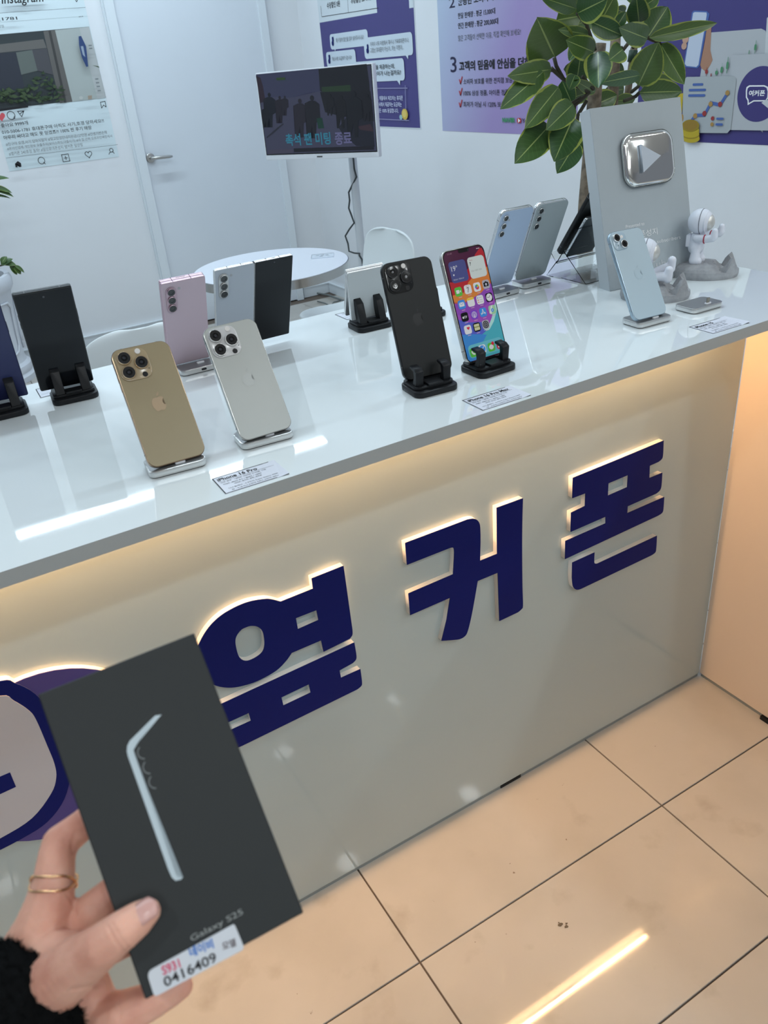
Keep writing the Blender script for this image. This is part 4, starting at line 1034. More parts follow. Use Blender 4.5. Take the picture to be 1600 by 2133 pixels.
bm = bmesh.new(); tube(bm, [tl((pc.x, pc.y, 1.13)), tl((pc.x, pc.y, 1.14)) + V((-.045, -.165, 0))], .018, 14); build('arm', bm, WHITEP, tv, True, 40)
bm = lathe(bmesh.new(), [(.17, 0), (.17, .012), (.15, .03), (.03, .034)], 40, Matrix.Translation(tl((pc.x, pc.y, 0.001))) @ inv.to_3x3().to_4x4()); build('floor_base', bm, WHITEP, tv, True, 40)
cb = thing('power_cable', 'dark power cable zigzagging down the white monitor post', 'cable', V((0, 0, 0)))
Sx = 16 / 3; cp = [(905, -60), (940, 60), (950, 170), (975, 258), (930, 345), (888, 430), (898, 520), (888, 605), (920, 690), (948, 770), (895, 840), (850, 915), (880, 1000), (892, 1085), (950, 1105), (1010, 1110), (1005, 1130), (1035, 1175), (1050, 1260)]
fpl = V((pc.x, pc.y, 0)) - nn * .036
pts = [hit(560 + a / Sx, 320 + b / Sx, fpl, nn) for a, b in cp]
last = pts[-1]; pts += [V((last.x, last.y, .3)), V((last.x + .02, last.y, .006))]
bm = bmesh.new(); tube(bm, pts, .0042, 8); build('cord', bm, mat('cable_grey', (.05, .06, .065), .6), cb, True)
bm = bmesh.new(); tube(bm, [onz(560 + a / Sx, 320 + b / Sx, .012) for a, b in ((415, 1537), (540, 1550), (660, 1570), (740, 1600), (860, 1640))], .006, 8)
o = build('floor_cable', bm, mat('cable_mid', (.16, .18, .18), .6), None, True); tag(o, 'grey cable lying on the floor under the round table', 'cable')
bm = bmesh.new(); tube(bm, [onz(560 + a / Sx, 320 + b / Sx, .008) for a, b in ((540, 1640), (620, 1660), (685, 1690), (695, 1730), (690, 1700), (720, 1650), (800, 1630))], .004, 6)
o = build('floor_cable', bm, _M['cable_mid'], None, True); tag(o, 'thin curled cable on the floor near the room corner', 'cable')

# ================================================================== TABLE AND CHAIRS
TC = V((-.135, 2.05, 0)); TR = .305; TH = .72
tb = thing('round_table', 'small round white table with a metal rim behind the counter', 'table', TC)
bm = lathe(bmesh.new(), [(TR - .003, TH - .032), (TR - .003, TH)], 64); build('tabletop', bm, mat('table_white', (.72, .75, .82), .3), tb, True, 40)
bm = lathe(bmesh.new(), [(TR - .0028, TH - .034), (TR, TH - .034), (TR, TH - .002), (TR - .0028, TH - .002)], 64, cap=False); build('rim', bm, mat('rim_steel', (.50, .50, .49), .18, metal=1), tb, True, 40)
bm = lathe(bmesh.new(), [(.035, .012), (.028, .03), (.028, TH - .06), (.08, TH - .035)], 24); build('column', bm, WHITEP, tb, True, 40)
bm = lathe(bmesh.new(), [(.165, 0), (.165, .006), (.10, .014), (.035, .018)], 48); build('foot', bm, WHITEP, tb, True, 40)
q = onz(672, 534, TH)
mh = thing('table_sign', 'small printed card lying on the round white table', 'card', Matrix.Translation((q.x, q.y, TH)) @ Matrix.Rotation(-.5, 4, 'Z') @ Matrix.Rotation(-PI / 2, 4, 'X'))
bm = bx(bmesh.new(), -.045, .045, -.003, 0, -.035, .035); build('card', bm, mat('card_white', (.62, .68, .76), .2), mh)
pr = Print(Matrix.Identity(4), off=.0032, step=.00005)
pr.rect(-.045, .032, .045, .035, INK); pr.rect(-.045, -.035, -.043, .035, mat('card_grey', (.25, .28, .32), .5))
for i, (x, z) in enumerate(((-.02, .008), (0, .012), (.018, .004), (-.005, -.010))): pr.rect(x - .006, z - .004, x + .006, z + .004, mat('card_grey', (.25, .28, .32), .5))
pr.done('lettering', mh)
def chair(label, x, y, yaw):
    """moulded shell chair, seat faces local -y... back at local +y"""
    t = thing('shell_chair', label, 'chair', Matrix.Translation((x, y, 0)) @ Matrix.Rotation(yaw, 4, 'Z'), 'white shell chairs at the round table')
    bm = bmesh.new(); prof = [(-.19, .405, .17), (-.165, .420, .19), (-.08, .418, .202), (.03, .408, .202), (.115, .415, .200), (.160, .455, .198), (.180, .51, .197), (.193, .57, .196), (.205, .635, .195), (.212, .688, .188), (.216, .718, .172), (.218, .739, .145), (.219, .751, .105), (.2195, .756, .055)]
    n = 12; R = []
    for j, (y0, z0, hw_) in enumerate(prof):
        ring = []
        for i in range(n + 1):
            s = -1 + 2 * i / n; k = abs(s) ** 2.2
            back = j > 4
            ring.append(bm.verts.new((hw_ * s, y0 - (.016 * k if back else 0), z0 + (.035 * k if not back else 0))))
        R.append(ring)
    for a, b in zip(R, R[1:]):
        for i in range(n): bm.faces.new((a[i], a[i + 1], b[i + 1], b[i]))
    o = build('shell', bm, CHAIRW, t, True); md = o.modifiers.new('s', 'SOLIDIFY'); md.thickness = .011; md.offset = 0; md = o.modifiers.new('v', 'SUBSURF'); md.levels = md.render_levels = 2
    for sx in (-1, 1):
        for sy in (-1, 1):
            bm = bmesh.new(); tube(bm, [(sx * .10, sy * .08, .410), (sx * .165, sy * .16, .0)], [.013, .009], 10); build('leg', bm, mat('leg_wood', (.50, .38, .25), .5), t, True)
    return t
a = onz(197, 738, .78); 
chair('white shell chair with its wide back near the counter, behind the pink phone', -.80, 1.66, PI - .12)
b2 = ony(805, 520, 1.95)
chair('white shell chair right of the round table, below the monitor', .235, 2.085, -1.50)

# ================================================================== WALL POSTERS
def wallprint(name, desc, origin, right, w, h, base, sc=1, o=(0, 0), th=.0008):
    M = frame(V(origin), right, (0, 0, 1))
    t = thing(name, desc, 'poster', M)
    bm = bx(bmesh.new(), 0, w, 0, th, 0, h); build('sheet', bm, base, t)
    return t, Print(M, sc, o, off=.0002, step=.00025)
LB = mat('poster_pale', (.66, .76, .80), .4)
TX = INK; GTX = mat('ink_grey', (.10, .11, .12), .6)
YP = YW - .0012
c0 = ony(20, 357, YP); c1 = ony(248, 326.5, YP)
iw = c1.x - c0.x
t, pr = wallprint('app_poster', 'pale poster of a photo app post hanging left of the door', (c0.x, YP, c0.z), (1, 0, 0), iw, .95, LB, 1499 / 260, (0, 0))
T0 = -.05
# photo
pr.poly([(-60, 418), (1070, 320), (1272, 1170), (-60, 1320)], mat('ph_dark', (.035, .045, .05), .4))
pr.poly([(-60, 540), (520, 470), (560, 575), (-60, 640)], mat('ph_beam', (.13, .125, .12), .4))
pr.poly([(520, 375), (660, 362), (870, 1222), (720, 1240)], mat('ph_post', (.12, .115, .11), .4))
pr.poly([(580, 372), (610, 369), (800, 1232), (770, 1236)], mat('ph_post2', (.05, .05, .05), .4))
pr.poly([(660, 362), (1070, 322), (1270, 1172), (870, 1222)], mat('ph_wall', (.40, .44, .43), .4))
pr.poly([(955, 340), (1070, 322), (1270, 1172), (1170, 1188)], mat('ph_paper', (.46, .48, .48), .4))
pr.poly([(190, 630), (385, 600), (450, 850), (250, 900)], mat('ph_win', (.12, .14, .13), .4)); pr.poly([(385, 600), (560, 580), (640, 900), (450, 850)], mat('ph_win2', (.07, .07, .08), .4)); pr.poly([(-40, 640), (190, 630), (300, 1080), (-40, 1120)], mat('ph_win3', (.03, .035, .05), .4))
for k, c in enumerate(((.04, .07, .03), (.025, .05, .022), (.05, .08, .035))):
    rn = random.Random(k + 5)
    for i in range(34):
        x = rn.uniform(-20, 740); top = 1090 - 230 * math.exp(-((x - 520) / 170) ** 2) - 30 * math.exp(-((x - 90) / 120) ** 2)
        y = rn.uniform(top, 1225 - max(0, (x - 500)) * .02); a = rn.uniform(0, 6.28); r = rn.uniform(30, 62)
        pr.poly([(x + r * math.cos(a), y + r * .6 * math.sin(a)), (x + r * .4 * math.cos(a + 1.3), y + r * .4 * math.sin(a + 1.3)), (x - r * math.cos(a), y - r * .6 * math.sin(a)), (x - r * .4 * math.cos(a + 1.3), y - r * .4 * math.sin(a + 1.3))], mat('ph_leaf%d' % k, c, .5))
pr.step = .0001
pr.poly([(930, 440), (960, 436), (1020, 560), (1045, 800), (1022, 805), (968, 690), (935, 540)], mat('ph_navy', (.03, .06, .17), .4)); pr.poly([(955, 560), (985, 556), (1010, 690), (980, 660)], mat('ph_lite', (.3, .36, .45), .4))
pr.poly([(1095, 785), (1170, 798), (1180, 818)], mat('ph_leaf2', (.05, .08, .035), .5)); pr.disc((960, 1175), .010, mat('ph_bowl', (.5, .52, .5), .3), .008); pr.poly([(1040, 1150), (1090, 1145), (1090, 1190), (1045, 1195)], mat('ph_tan', (.35, .28, .22), .4))
for y in (540, 575, 940, 985, 1030, 1080): pr.rpx((1050 + (y - 540) * .2, y + 20), (1085 + (y - 540) * .2, y), mat('ph_mark', (.2, .22, .23), .5))
pr.poly([(-60, 1315), (325, 1262), (328, 1290), (-60, 1345)], INK)
ln = .0034
pr.line([(-30, 165), (1012, 95)], .0016, GTX)
pr.text('Instagram', (22, 92), (528, 58), 150, TX, .012, shear=.28)
pr.text('young_1781', (-330, 285), (202, 252), 48, TX, .012); pr.text('밀양점', (-60, 345), (38, 335), 36, GTX)
for x, y in ((938, 207), (957, 205), (976, 203)): pr.disc((x, y), .0022, TX, None, 10)
pr.line([(885, -2), (905, 28), (922, -6)], ln, TX)
pr.poly(heart(pr.px((0, 1400)), .0225), mat('heart_red', (.62, .09, .11), .4), True)
pr.ring((122, 1386), .0190, ln, TX); pr.line([(150, 1412), (168, 1422), (158, 1395)], ln, TX)
pr.line([(200, 1338), (275, 1332), (250, 1402), (200, 1338)], ln, TX); pr.line([(275, 1332), (230, 1365)], ln, TX)
pr.line([(1190, 1228), (1245, 1218), (1258, 1285), (1228, 1262), (1205, 1298), (1190, 1228)], ln, TX)
pr.text('좋아요 9999개', (5, 1532), (330, 1498), 52, TX, .012)
pr.text('010-5006-1781 휴대폰구매 아직도 사기,호갱 당하세요?!', (20, 1615), (1235, 1470), 52, TX, .012)
pr.text('아무리 싸다고 해도 못 믿겠죠?! 100% 찐 후기 매장', (38, 1675), (1090, 1555), 50, TX, .012)
pr.text('#친구야 호갱,사기 당하지말자 #잊고있었던내지원금127만원 #인생기변손해', (65, 1752), (1270, 1610), 44, GTX)
pr.text('#온라인업체 개인정보 유출주의(보이스피싱,대출사기) #내 집 근처 오프라인매장에서', (82, 1808), (1335, 1655), 44, GTX)
pr.text('#옆커폰 240호점 돌파! #밀양휴대폰성지 옆커폰 밀양점', (100, 1862), (980, 1760), 44, GTX)
pr.line([(62, 1895), (1395, 1735)], .0016, GTX)
pr.poly([(168, 1962), (203, 1930), (240, 1955), (246, 2000), (222, 2003), (218, 1975), (198, 1978), (202, 2005), (176, 2007)], TX)
pr.ring((485, 1925), .0170, ln, TX); pr.line([(510, 1945), (533, 1965)], ln, TX)
qx = pr.px((775, 1893)); pr.line([(qx[0] - .0180, qx[1] - .0180), (qx[0] + .0180, qx[1] - .0180), (qx[0] + .0180, qx[1] + .0180), (qx[0] - .0180, qx[1] + .0180), (qx[0] - .0180, qx[1] - .0180)], ln, TX, True); pr.line([(qx[0] - .0090, qx[1]), (qx[0] + .0090, qx[1])], ln, TX, True); pr.line([(qx[0], qx[1] - .0090), (qx[0], qx[1] + .0090)], ln, TX, True)
hh2 = heart(pr.px((1048, 1850)), .0185); pr.line(hh2 + [hh2[0]], ln, TX, True)
pr.ring((1320, 1802), .0095, ln, TX); pr.line([(1292, 1850), (1300, 1830), (1322, 1822), (1345, 1825), (1355, 1840)], ln, TX)
pr.done('print', t)

XP = XW - .0012
RT = (0, -1, 0)
INDP = mat('poster_indigo', (.058, .048, .20), .4)
BUBW = mat('bubble_white', (.60, .68, .76), .4)
y0, y1 = 3.850, 2.843
t, pr = wallprint('chat_poster', 'indigo poster of white speech bubbles partly behind the monitor', (XP, y0, 1.0515), RT, y0 - y1, .85, mat('poster_edge', (.62, .66, .70), .4), 1600 / 260, (640, 0))
w_ = y0 - y1
pr.rect(.0, .006, w_ - .008, .85, INDP)
pr.rect(0, .5345, .655, .85, mat('poster_white', (.64, .70, .74), .4)); pr.rect(w_ - .045, .530, w_ - .008, .85, _M['poster_white'])
pr.line([(175, 80), (190, 215), (915, 103)], .003, INK); pr.line([(520, -30), (530, 160)], .0025, INK)
pr.text('수당할인 0원', (258, 105), (425, 92), 80, TX, .015); pr.text('수당할인 20~30만', (565, 45), (830, 5), 60, TX, .015)
def bubble(ps, tail): 
    q = [pr.px(p) for p in ps]; x0 = min(a[0] for a in q); x1 = max(a[0] for a in q); z0 = min(a[1] for a in q); z1 = max(a[1] for a in q)
    pr.rect(x0, z0, x1, z1, BUBW, .02); pr.poly(tail, BUBW)
bubble([(305, 440), (775, 385), (775, 585), (305, 610)], [(348, 605), (378, 605), (362, 658)])
bubble([(740, 485), (1350, 425), (1345, 705), (745, 738)], [(1265, 705), (1302, 700), (1300, 760)])
bubble([(260, 668), (620, 640), (625, 840), (265, 870)], [(300, 860), (330, 860), (310, 900)])
bubble([(560, 800), (1245, 765), (1245, 1030), (560, 1048)], [(1160, 1030), (1200, 1030), (1198, 1090)])
for x, y in ((335, 555), (783, 650), (293, 785)):
    pr.disc((x, y), .013, NAVYL); pr.rpx((x - 6, y - 20), (x + 8, y - 85), NAVYL, .006)
pr.text('왜 이렇게 할인을 많이 넣어주시나요?', (380, 538), (738, 510), 58, GTX); pr.text('가격이 너무 저렴해서 혹시나 가짜휴대폰이나,', (818, 590), (1318, 555), 62, GTX)
pr.text('고장난 휴대폰이 아닌가...하는 걱정이...', (822, 672), (1250, 640), 62, GTX); pr.text('통신사랑 요금제가 같나요?', (335, 778), (585, 760), 50, GTX)
pr.text('통신사는 동일한 조건을 제공하는데,', (560, 905), (1135, 890), 60, TX, .01); pr.text('요금은 왜? 어디서? 차이가 나는걸까요?', (560, 985), (1218, 965), 60, TX, .01)
PV = mat('poster_line', (.28, .27, .45), .4); WI = mat('ink_white', (.62, .66, .80), .4)
pr.line([(700, 1132), (1298, 1128)], .004, PV); pr.line([(700, 1512), (1320, 1542)], .004, PV); pr.line([(1272, 1095), (1285, 1550)], .004, PV)
pr.text('삼성, 애플에서 제조하는 휴대폰', (880, 1290), (1245, 1285), 60, WI, .01); pr.text('통신사에서 제공하는 요금제는', (888, 1365), (1230, 1368), 58, WI, .01); pr.text('어디든 100% 동일합니다.', (892, 1440), (1190, 1448), 56, WI, .01)
pr.disc((1268, 1462), .030, mat('coin_yellow', (.60, .42, .06), .35), .026); pr.disc((1262, 1455), .020, mat('coin_light', (.72, .56, .14), .35), .018); pr.disc((1220, 1500), .015, mat('coin_mint', (.30, .50, .52), .35), .012)
pr.done('print', t)

def gradmat(name, ca, cb, ax, a, b):
    mt = bpy.data.materials.new(name); mt.use_nodes = True; nt = mt.node_tree; bs = nt.nodes['Principled BSDF']
    tc = nt.nodes.new('ShaderNodeTexCoord'); sp = nt.nodes.new('ShaderNodeSeparateXYZ'); nt.links.new(tc.outputs['Object'], sp.inputs[0])
    mr = nt.nodes.new('ShaderNodeMapRange'); mr.inputs[1].default_value = a; mr.inputs[2].default_value = b
    ad = nt.nodes.new('ShaderNodeMath'); ad.operation = 'MULTIPLY_ADD'; nt.links.new(sp.outputs[2], ad.inputs[0]); ad.inputs[1].default_value = ax; nt.links.new(sp.outputs[0], ad.inputs[2])
    nt.links.new(ad.outputs[0], mr.inputs[0])
    rp = nt.nodes.new('ShaderNodeValToRGB'); rp.color_ramp.elements[0].color = (*ca, 1); rp.color_ramp.elements[1].color = (*cb, 1)
    nt.links.new(mr.outputs[0], rp.inputs[0]); nt.links.new(rp.outputs[0], bs.inputs['Base Color']); bs.inputs['Roughness'].default_value = .4
    return mt
y0, y1 = 2.650, 1.70
t, pr = wallprint('promise_poster', 'pale lavender poster with numbered promises behind the plant', (XP, y0, 1.0490), RT, y0 - y1, .95, gradmat('poster_lavender', (.46, .56, .70), (.34, .26, .52), -.45, -.30, .38), 1600 / 230, (900, 0))
DK = mat('ink_indigo', (.012, .010, .05), .5)
pr.text('2', (250, 120), (335, 108), 150, DK, .01); pr.text('현명한 소비자의 선택!', (375, 82), (1100, -20), 120, TX, .03)
pr.text('한달 판매량 : 평균 15,000대', (378, 275), (918, 208), 90, TX, .014); pr.text('연간 판매량 : 평균 200,000대', (380, 418), (962, 358), 92, TX, .014)
pr.text('많은 고객들이 선택한 이유, 직접 확인해 보세요!', (383, 600), (1288, 518), 92, GTX, .0)
pr.text('3', (275, 1050), (360, 1045), 225, DK, .004); pr.text('고객의 믿음에 안심을 더하다!', (398, 1025), (1560, 970), 140, TX, .03)
RD = mat('check_red', (.45, .03, .04), .45)
for y, s in ((1215, '소비자 보호를 위한 전지점 보증보험 100% 가입'), (1382, '100% 삼성 정품, 아이폰 정품 단말기만 취급 보장'), (1552, '최저가 아닐 시 120% 보상 지급')):
    pr.line([(402, y - 60), (418, y - 5), (440, y - 100)], .007, RD)
    L = {1215: 1560, 1382: 1640, 1552: 1190}[y]; pr.text(s, (462, y), (L, y - (20 if y == 1215 else -2)), 82, TX, .008)
pr.text('NAVER', (1028, 1772), (1212, 1776), 68, mat('ink_green', (.05, .28, .12), .5), .05); pr.rpx((1240, 1782), (1302, 1708), RD, .008); 
q = pr.px((1272, 1746)); pr.poly([(q[0] - .007, q[1] + .009), (q[0] - .007, q[1] - .009), (q[0] + .009, q[1])], mat('white_print', (.85, .86, .87), .5), True); pr.text('YouTube', (1315, 1780), (1540, 1790), 66, TX, .02)
pr.done('print', t)

y0, y1 = 1.385, .40
t, pr = wallprint('chart_poster', 'indigo poster with cartoon charts, coins and a hand holding a phone', (XP, y0, 1.0475), RT, y0 - y1, .95, mat('poster_indigo2', (.050, .040, .185), .4), 1514 / 220, (1380, 0))
PNL = mat('panel_grey', (.44, .46, .49), .45); PNL2 = mat('panel_grey2', (.38, .41, .43), .45); SKN = mat('toon_skin', (.38, .20, .13), .45); SKN2 = mat('toon_skin2', (.50, .30, .22), .45)
TB = mat('toon_blue', (.06, .12, .36), .4); TG = mat('toon_green', (.07, .24, .12), .4); OC = mat('toon_ochre', (.38, .22, .06), .4); RDD = mat('toon_red', (.30, .03, .03), .4); YL = mat('toon_yellow', (.48, .36, .02), .4); YD = mat('toon_yellow_dark', (.30, .21, .01), .4)
pr.poly([(640, 470), (1420, 410), (1480, 440), (1500, 520), (1440, 1900), (540, 1110)], PNL)
pr.poly([(1500, 260), (1560, 200), (1700, 190), (1700, 800), (1470, 770)], mat('panel_white', (.55, .58, .60), .45))
pr.poly([(650, 330), (708, 330), (690, 720), (722, 860), (690, 930), (655, 985), (610, 1018), (560, 975), (545, 930), (610, 600)], SKN)
pr.poly([(425, 180), (455, 150), (640, 158), (680, 200), (640, 380), (540, 940), (500, 980), (330, 960), (310, 920), (400, 360)], TB)
pr.poly([(445, 185), (470, 172), (635, 178), (640, 210), (600, 460), (520, 930), (490, 960), (350, 945), (325, 915), (410, 400)], mat('toon_screen', (.50, .56, .68), .4))
for x, y, r, q in ((378, 372, 32, 34), (350, 450, 50, 62), (338, 565, 45, 55), (318, 658, 38, 52)): pr.oval((x, y), r, q, SKN2)
for x, ya, yb, mt in ((640, 960, 1090, RDD), (706, 1050, 1100, RDD), (785, 975, 1100, TG), (862, 900, 1090, TG), (945, 815, 1050, TG), (1258, 715, 775, TG), (1350, 575, 770, TG)):
    pr.rpx((x - 9, yb), (x + 9, ya), mt, .003)
    if yb - ya > 100: pr.rpx((x - 22, yb - (yb - ya) * .25), (x + 22, ya + (yb - ya) * .28), mt, .004)
pr.poly([(1000, 830), (1040, 790), (1520, 765), (1600, 770), (1600, 1870), (990, 1860)], PNL)
pr.oval((1405, 1350), 325, 405, mat('toon_indigo', (.045, .035, .17), .4), 48)
bub_o = [(1215, 1300), (1225, 1245), (1265, 1220), (1480, 1218), (1530, 1240), (1545, 1300), (1540, 1400), (1505, 1450), (1330, 1452), (1240, 1505), (1240, 1440), (1215, 1395)]
pr.poly(bub_o, WT); pr.poly([(1233, 1305), (1242, 1262), (1272, 1240), (1475, 1238), (1512, 1256), (1527, 1305), (1522, 1392), (1498, 1432), (1325, 1434), (1258, 1475), (1256, 1428), (1233, 1388)], _M['toon_indigo'])
pr.text('여커폰', (1255, 1378), (1485, 1372), 85, WT, .03)
pr.poly([(1440, 1470), (1520, 1420), (1600, 1500), (1600, 1600)], mat('panel_white', (.55, .58, .60), .45))
pr.poly([(325, 1150), (370, 1100), (1030, 1088), (1080, 1130), (1075, 1200), (1000, 1850), (950, 1905), (300, 1900)], PNL2)
pr.poly([(240, 1350), (320, 1330), (300, 1620), (280, 1600)], YL); pr.oval((298, 1690), 26, 60, OC)
for x0_, x1_, y in ((455, 610, 1208), (400, 650, 1287), (392, 640, 1365)): pr.rpx((x0_, y + 20), (x1_, y - 20), TB, .008)
pr.line([(445, 1720), (495, 1650), (628, 1645), (718, 1470), (852, 1500), (960, 1330)], .010, TB)
for x, y, mt in ((495, 1658, OC), (628, 1622, RDD), (718, 1488, OC), (855, 1490, RDD), (960, 1327, OC), (748, 1692, RDD), (740, 1777, OC)): pr.oval((x, y), 30 if x != 748 and x != 740 else 24, 38 if x != 748 and x != 740 else 30, mt, 20)
pr.rpx((800, 1712), (910, 1682), TB, .005); pr.rpx((790, 1795), (900, 1762), TB, .005)
for k in range(4):
    y = 2010 - k * 55; pr.oval((440 - k * 2, y - 30), 128, 62, YL if k % 2 == 0 else YD); pr.oval((440 - k * 2, y - 46), 125, 60, YL)
pr.oval((440, 1795), 126, 88, YD); pr.oval((440, 1788), 104, 72, mat('toon_coin', (.28, .17, .02), .4))
pr.ring((700, -620), .10, .035, mat('ring_red', (.5, .25, .28), .4), 100, 200); pr.ring((700, -620), .10, .035, mat('ring_yellow', (.55, .5, .25), .4), -20, 80)
pr.done('print', t)

# ================================================================== RUBBER PLANT
PX, PY = .125, .60
pl = thing('rubber_plant', 'tall variegated rubber plant behind the silver plaque', 'plant', V((PX, PY, 0)))
bm = lathe(bmesh.new(), [(.11, 0), (.15, .30), (.16, .31), (.16, .33), (.145, .33), (.14, .29)], 32, cap=False); build('pot', bm, WHITEP, pl, True, 40)
bm = lathe(bmesh.new(), [(.139, .285), (.05, .29)], 24); build('soil', bm, STEMM, pl)
def pp(u, v, dy=0.): 
    q = ony(u, v, PY + dy); return q - pl.location
s7, o7 = 1600 / 480, (1030, 0)
def pc7(x, y, dy=0.): return pp(o7[0] + x / s7, o7[1] + y / s7, dy)
for pts, rads in (([V((.0, .02, .28)), pc7(640, 1400), pc7(680, 900), pc7(700, 600), pc7(740, 300)], [.022, .020, .018, .016, .012]),
                  ([V((.03, 0, .28)), pc7(790, 1400, .03), pc7(815, 800, .03), pc7(835, 400, .03), pc7(850, 100, .03)], [.017, .016, .014, .013, .010])):
    bm = bmesh.new(); tube(bm, pts, rads, 10); build('trunk', bm, BARK, pl, True)
bm = bmesh.new(); tube(bm, [pc7(890, 900, .05), pc7(955, 440, .05), pc7(970, 330, .05)], [.0085, .0085, .0085], 10); build('support_stake', bm, BARK, pl, True)
bm = bmesh.new(); tube(bm, [pc7(952, 430, .05), pc7(966, 350, .05)], .0105, 10); build('tape', bm, mat('tape_green', (.02, .05, .03), .5), pl, True)
LV = [  # base, tip, width (crop px), depth base, depth tip, curl
 ((418, 395), (300, 135), 255, -.05, -.10, .25), ((395, 482), (112, 526), 118, -.05, -.15, .2), ((340, 498), (50, 748), 128, -.08, -.16, .15), ((352, 500), (75, 655), 80, -.02, -.06, .2),
 ((445, 605), (222, 880), 135, -.06, -.12, .25), ((385, 868), (146, 1128), 175, -.08, -.14, .15), ((545, 722), (368, 895), 135, -.10, -.15, .2), ((548, 815), (418, 1112), 195, -.09, -.15, .2),
 ((572, 985), (440, 1198), 135, -.03, -.08, .2), ((692, 362), (506, 282), 118, -.08, -.12, .2), ((720, 358), (722, 604), 150, -.10, -.16, .2), ((892, 342), (800, 416), 112, -.12, -.16, .1),
 ((672, 150), (892, 248), 112, -.10, -.14, .3), ((652, 238), (458, 208), 62, -.08, -.12, .3), ((575, 92), (785, -10), 150, -.09, -.15, .2), ((572, 62), (330, -18), 82, -.04, -.10, .2),
 ((742, 142), (838, -30), 118, -.04, -.06, .2), ((850, 182), (915, 80), 62, -.02, -.03, .2), ((1005, 160), (985, -30), 120, -.10, -.15, .25), ((1062, 262), (1205, 45), 155, -.03, -.05, .2),
 ((1075, 262), (1556, 158), 78, -.06, -.14, .35), ((1062, 268), (876, 195), 115, -.10, -.15, .2), ((1000, 592), (1140, 296), 175, -.07, -.12, .15), ((1152, 302), (1316, 582), 112, -.03, -.10, .3),
 ((1012, 522), (738, 574), 72, -.11, -.14, .3), ((1008, 642), (1308, 634), 128, -.05, -.10, .25), ((652, 748), (856, 660), 125, .02, .0, .2), ((572, 565), (600, 378), 135, .0, -.02, .2),
 ((470, 560), (545, 735), 95, .02, .0, .2), ((572, 900), (606, 1065), 75, .03, .02, .2), ((420, 735), (470, 618), 62, .04, .02, .2), ((430, 140), (605, 110), 150, .02, .0, .2),
 ((1000, 562), (1250, 575), 95, .04, .02, .3), ((1045, 40), (1145, -30), 75, .02, .0, .2), ((760, 480), (905, 500), 95, .05, .04, .2), ((655, 640), (480, 700), 85, .05, .03, .2),
 ((905, 90), (840, 60), 60, .06, .05, .2), ((930, 300), (985, 250), 55, .05, .03, .2), ((560, 520), (520, 620), 80, -.03, -.06, .2), ((840, 700), (980, 690), 70, .03, .02, .2),
 ((700, 640), (560, 560), 60, -.02, -.05, .3), ((600, 300), (520, 420), 90, .04, .02, .2), ((690, 120), (560, 180), 90, .05, .03, .2), ((900, 620), (760, 640), 90, .05, .04, .2), ((480, 480), (600, 470), 60, .03, .03, .2),
 ((700, -60), (560, -260), 150, 0, -.05, .2), ((800, -60), (900, -300), 150, 0, -.05, .2), ((900, -20), (1150, -180), 140, 0, -.06, .2), ((650, -40), (400, -160), 130, .02, -.04, .2), ((850, -100), (760, -330), 140, .06, .1, .2), ((950, -60), (1020, -260), 130, .08, .12, .2),
]
for (bs, tp, wd, d0, d1, curl) in LV:
    A = pc7(*bs, d0); B = pc7(*tp, d1); ax = (B - A); L = ax.length; ax.normalize()
    tocam = (CP - (pl.location + A)).normalized()
    up = (tocam - ax * tocam.dot(ax)); up.normalize(); sd = ax.cross(up)
    hwid = wd / s7 / FPX * (CP - (pl.location + A)).length / 2 * 1.10
    bm = bmesh.new(); uvl = bm.loops.layers.uv.new('UVMap'); nu, nv = 12, 8; grid = []
    ph_ = random.uniform(0, 6)
    for i in range(nu + 1):
        s = i / nu; wv = (math.sin(PI * min(1, s ** .82)) ** .62) * (1 if s < .75 else 1 - .25 * ((s - .75) / .25) ** 2) if 0 < s < 1 else .015
        row = []
        for j in range(nv + 1):
            q = -1 + 2 * j / nv
            z = -curl * L * .30 * (s * s - s * .5) + abs(q) ** 1.5 * hwid * .25 * wv + math.sin(s * 9 + ph_ + q * 2) * hwid * .03 * abs(q)
            row.append(bm.verts.new(A + ax * (L * s) + sd * (q * hwid * wv) + up * z))
        grid.append(row)
    for i in range(nu):
        for j in range(nv):
            f = bm.faces.new((grid[i][j], grid[i][j + 1], grid[i + 1][j + 1], grid[i + 1][j])); f.smooth = True
            for lp, (a, b) in zip(f.loops, ((i, j), (i, j + 1), (i + 1, j + 1), (i + 1, j))): lp[uvl].uv = (a / nu, b / nv)
    o = build('leaf', bm, LEAF, pl, True)
for pts in ([(650, 640), (560, 590), (480, 550), (400, 480), (395, 470)], [(480, 550), (430, 460), (415, 400)], [(690, 620), (650, 580), (610, 530)], [(660, 640), (560, 730), (545, 820)], [(700, 350), (690, 320), (640, 170), (575, 90)], [(720, 420), (725, 360)], [(950, 640), (1000, 600), (1010, 520)], [(900, 700), (980, 670), (1010, 640)], [(960, 330), (1000, 290), (1065, 262), (1150, 302)], [(880, 330), (895, 345), (930, 300), (1000, 160)], [(640, 700), (580, 800), (572, 900)], [(350, 500), (400, 485)], [(390, 868), (470, 760), (600, 680)]):
    bm = bmesh.new(); tube(bm, [pc7(x, y, -.03) for x, y in pts], .0042, 6); build('twig', bm, STEMM, pl, True)

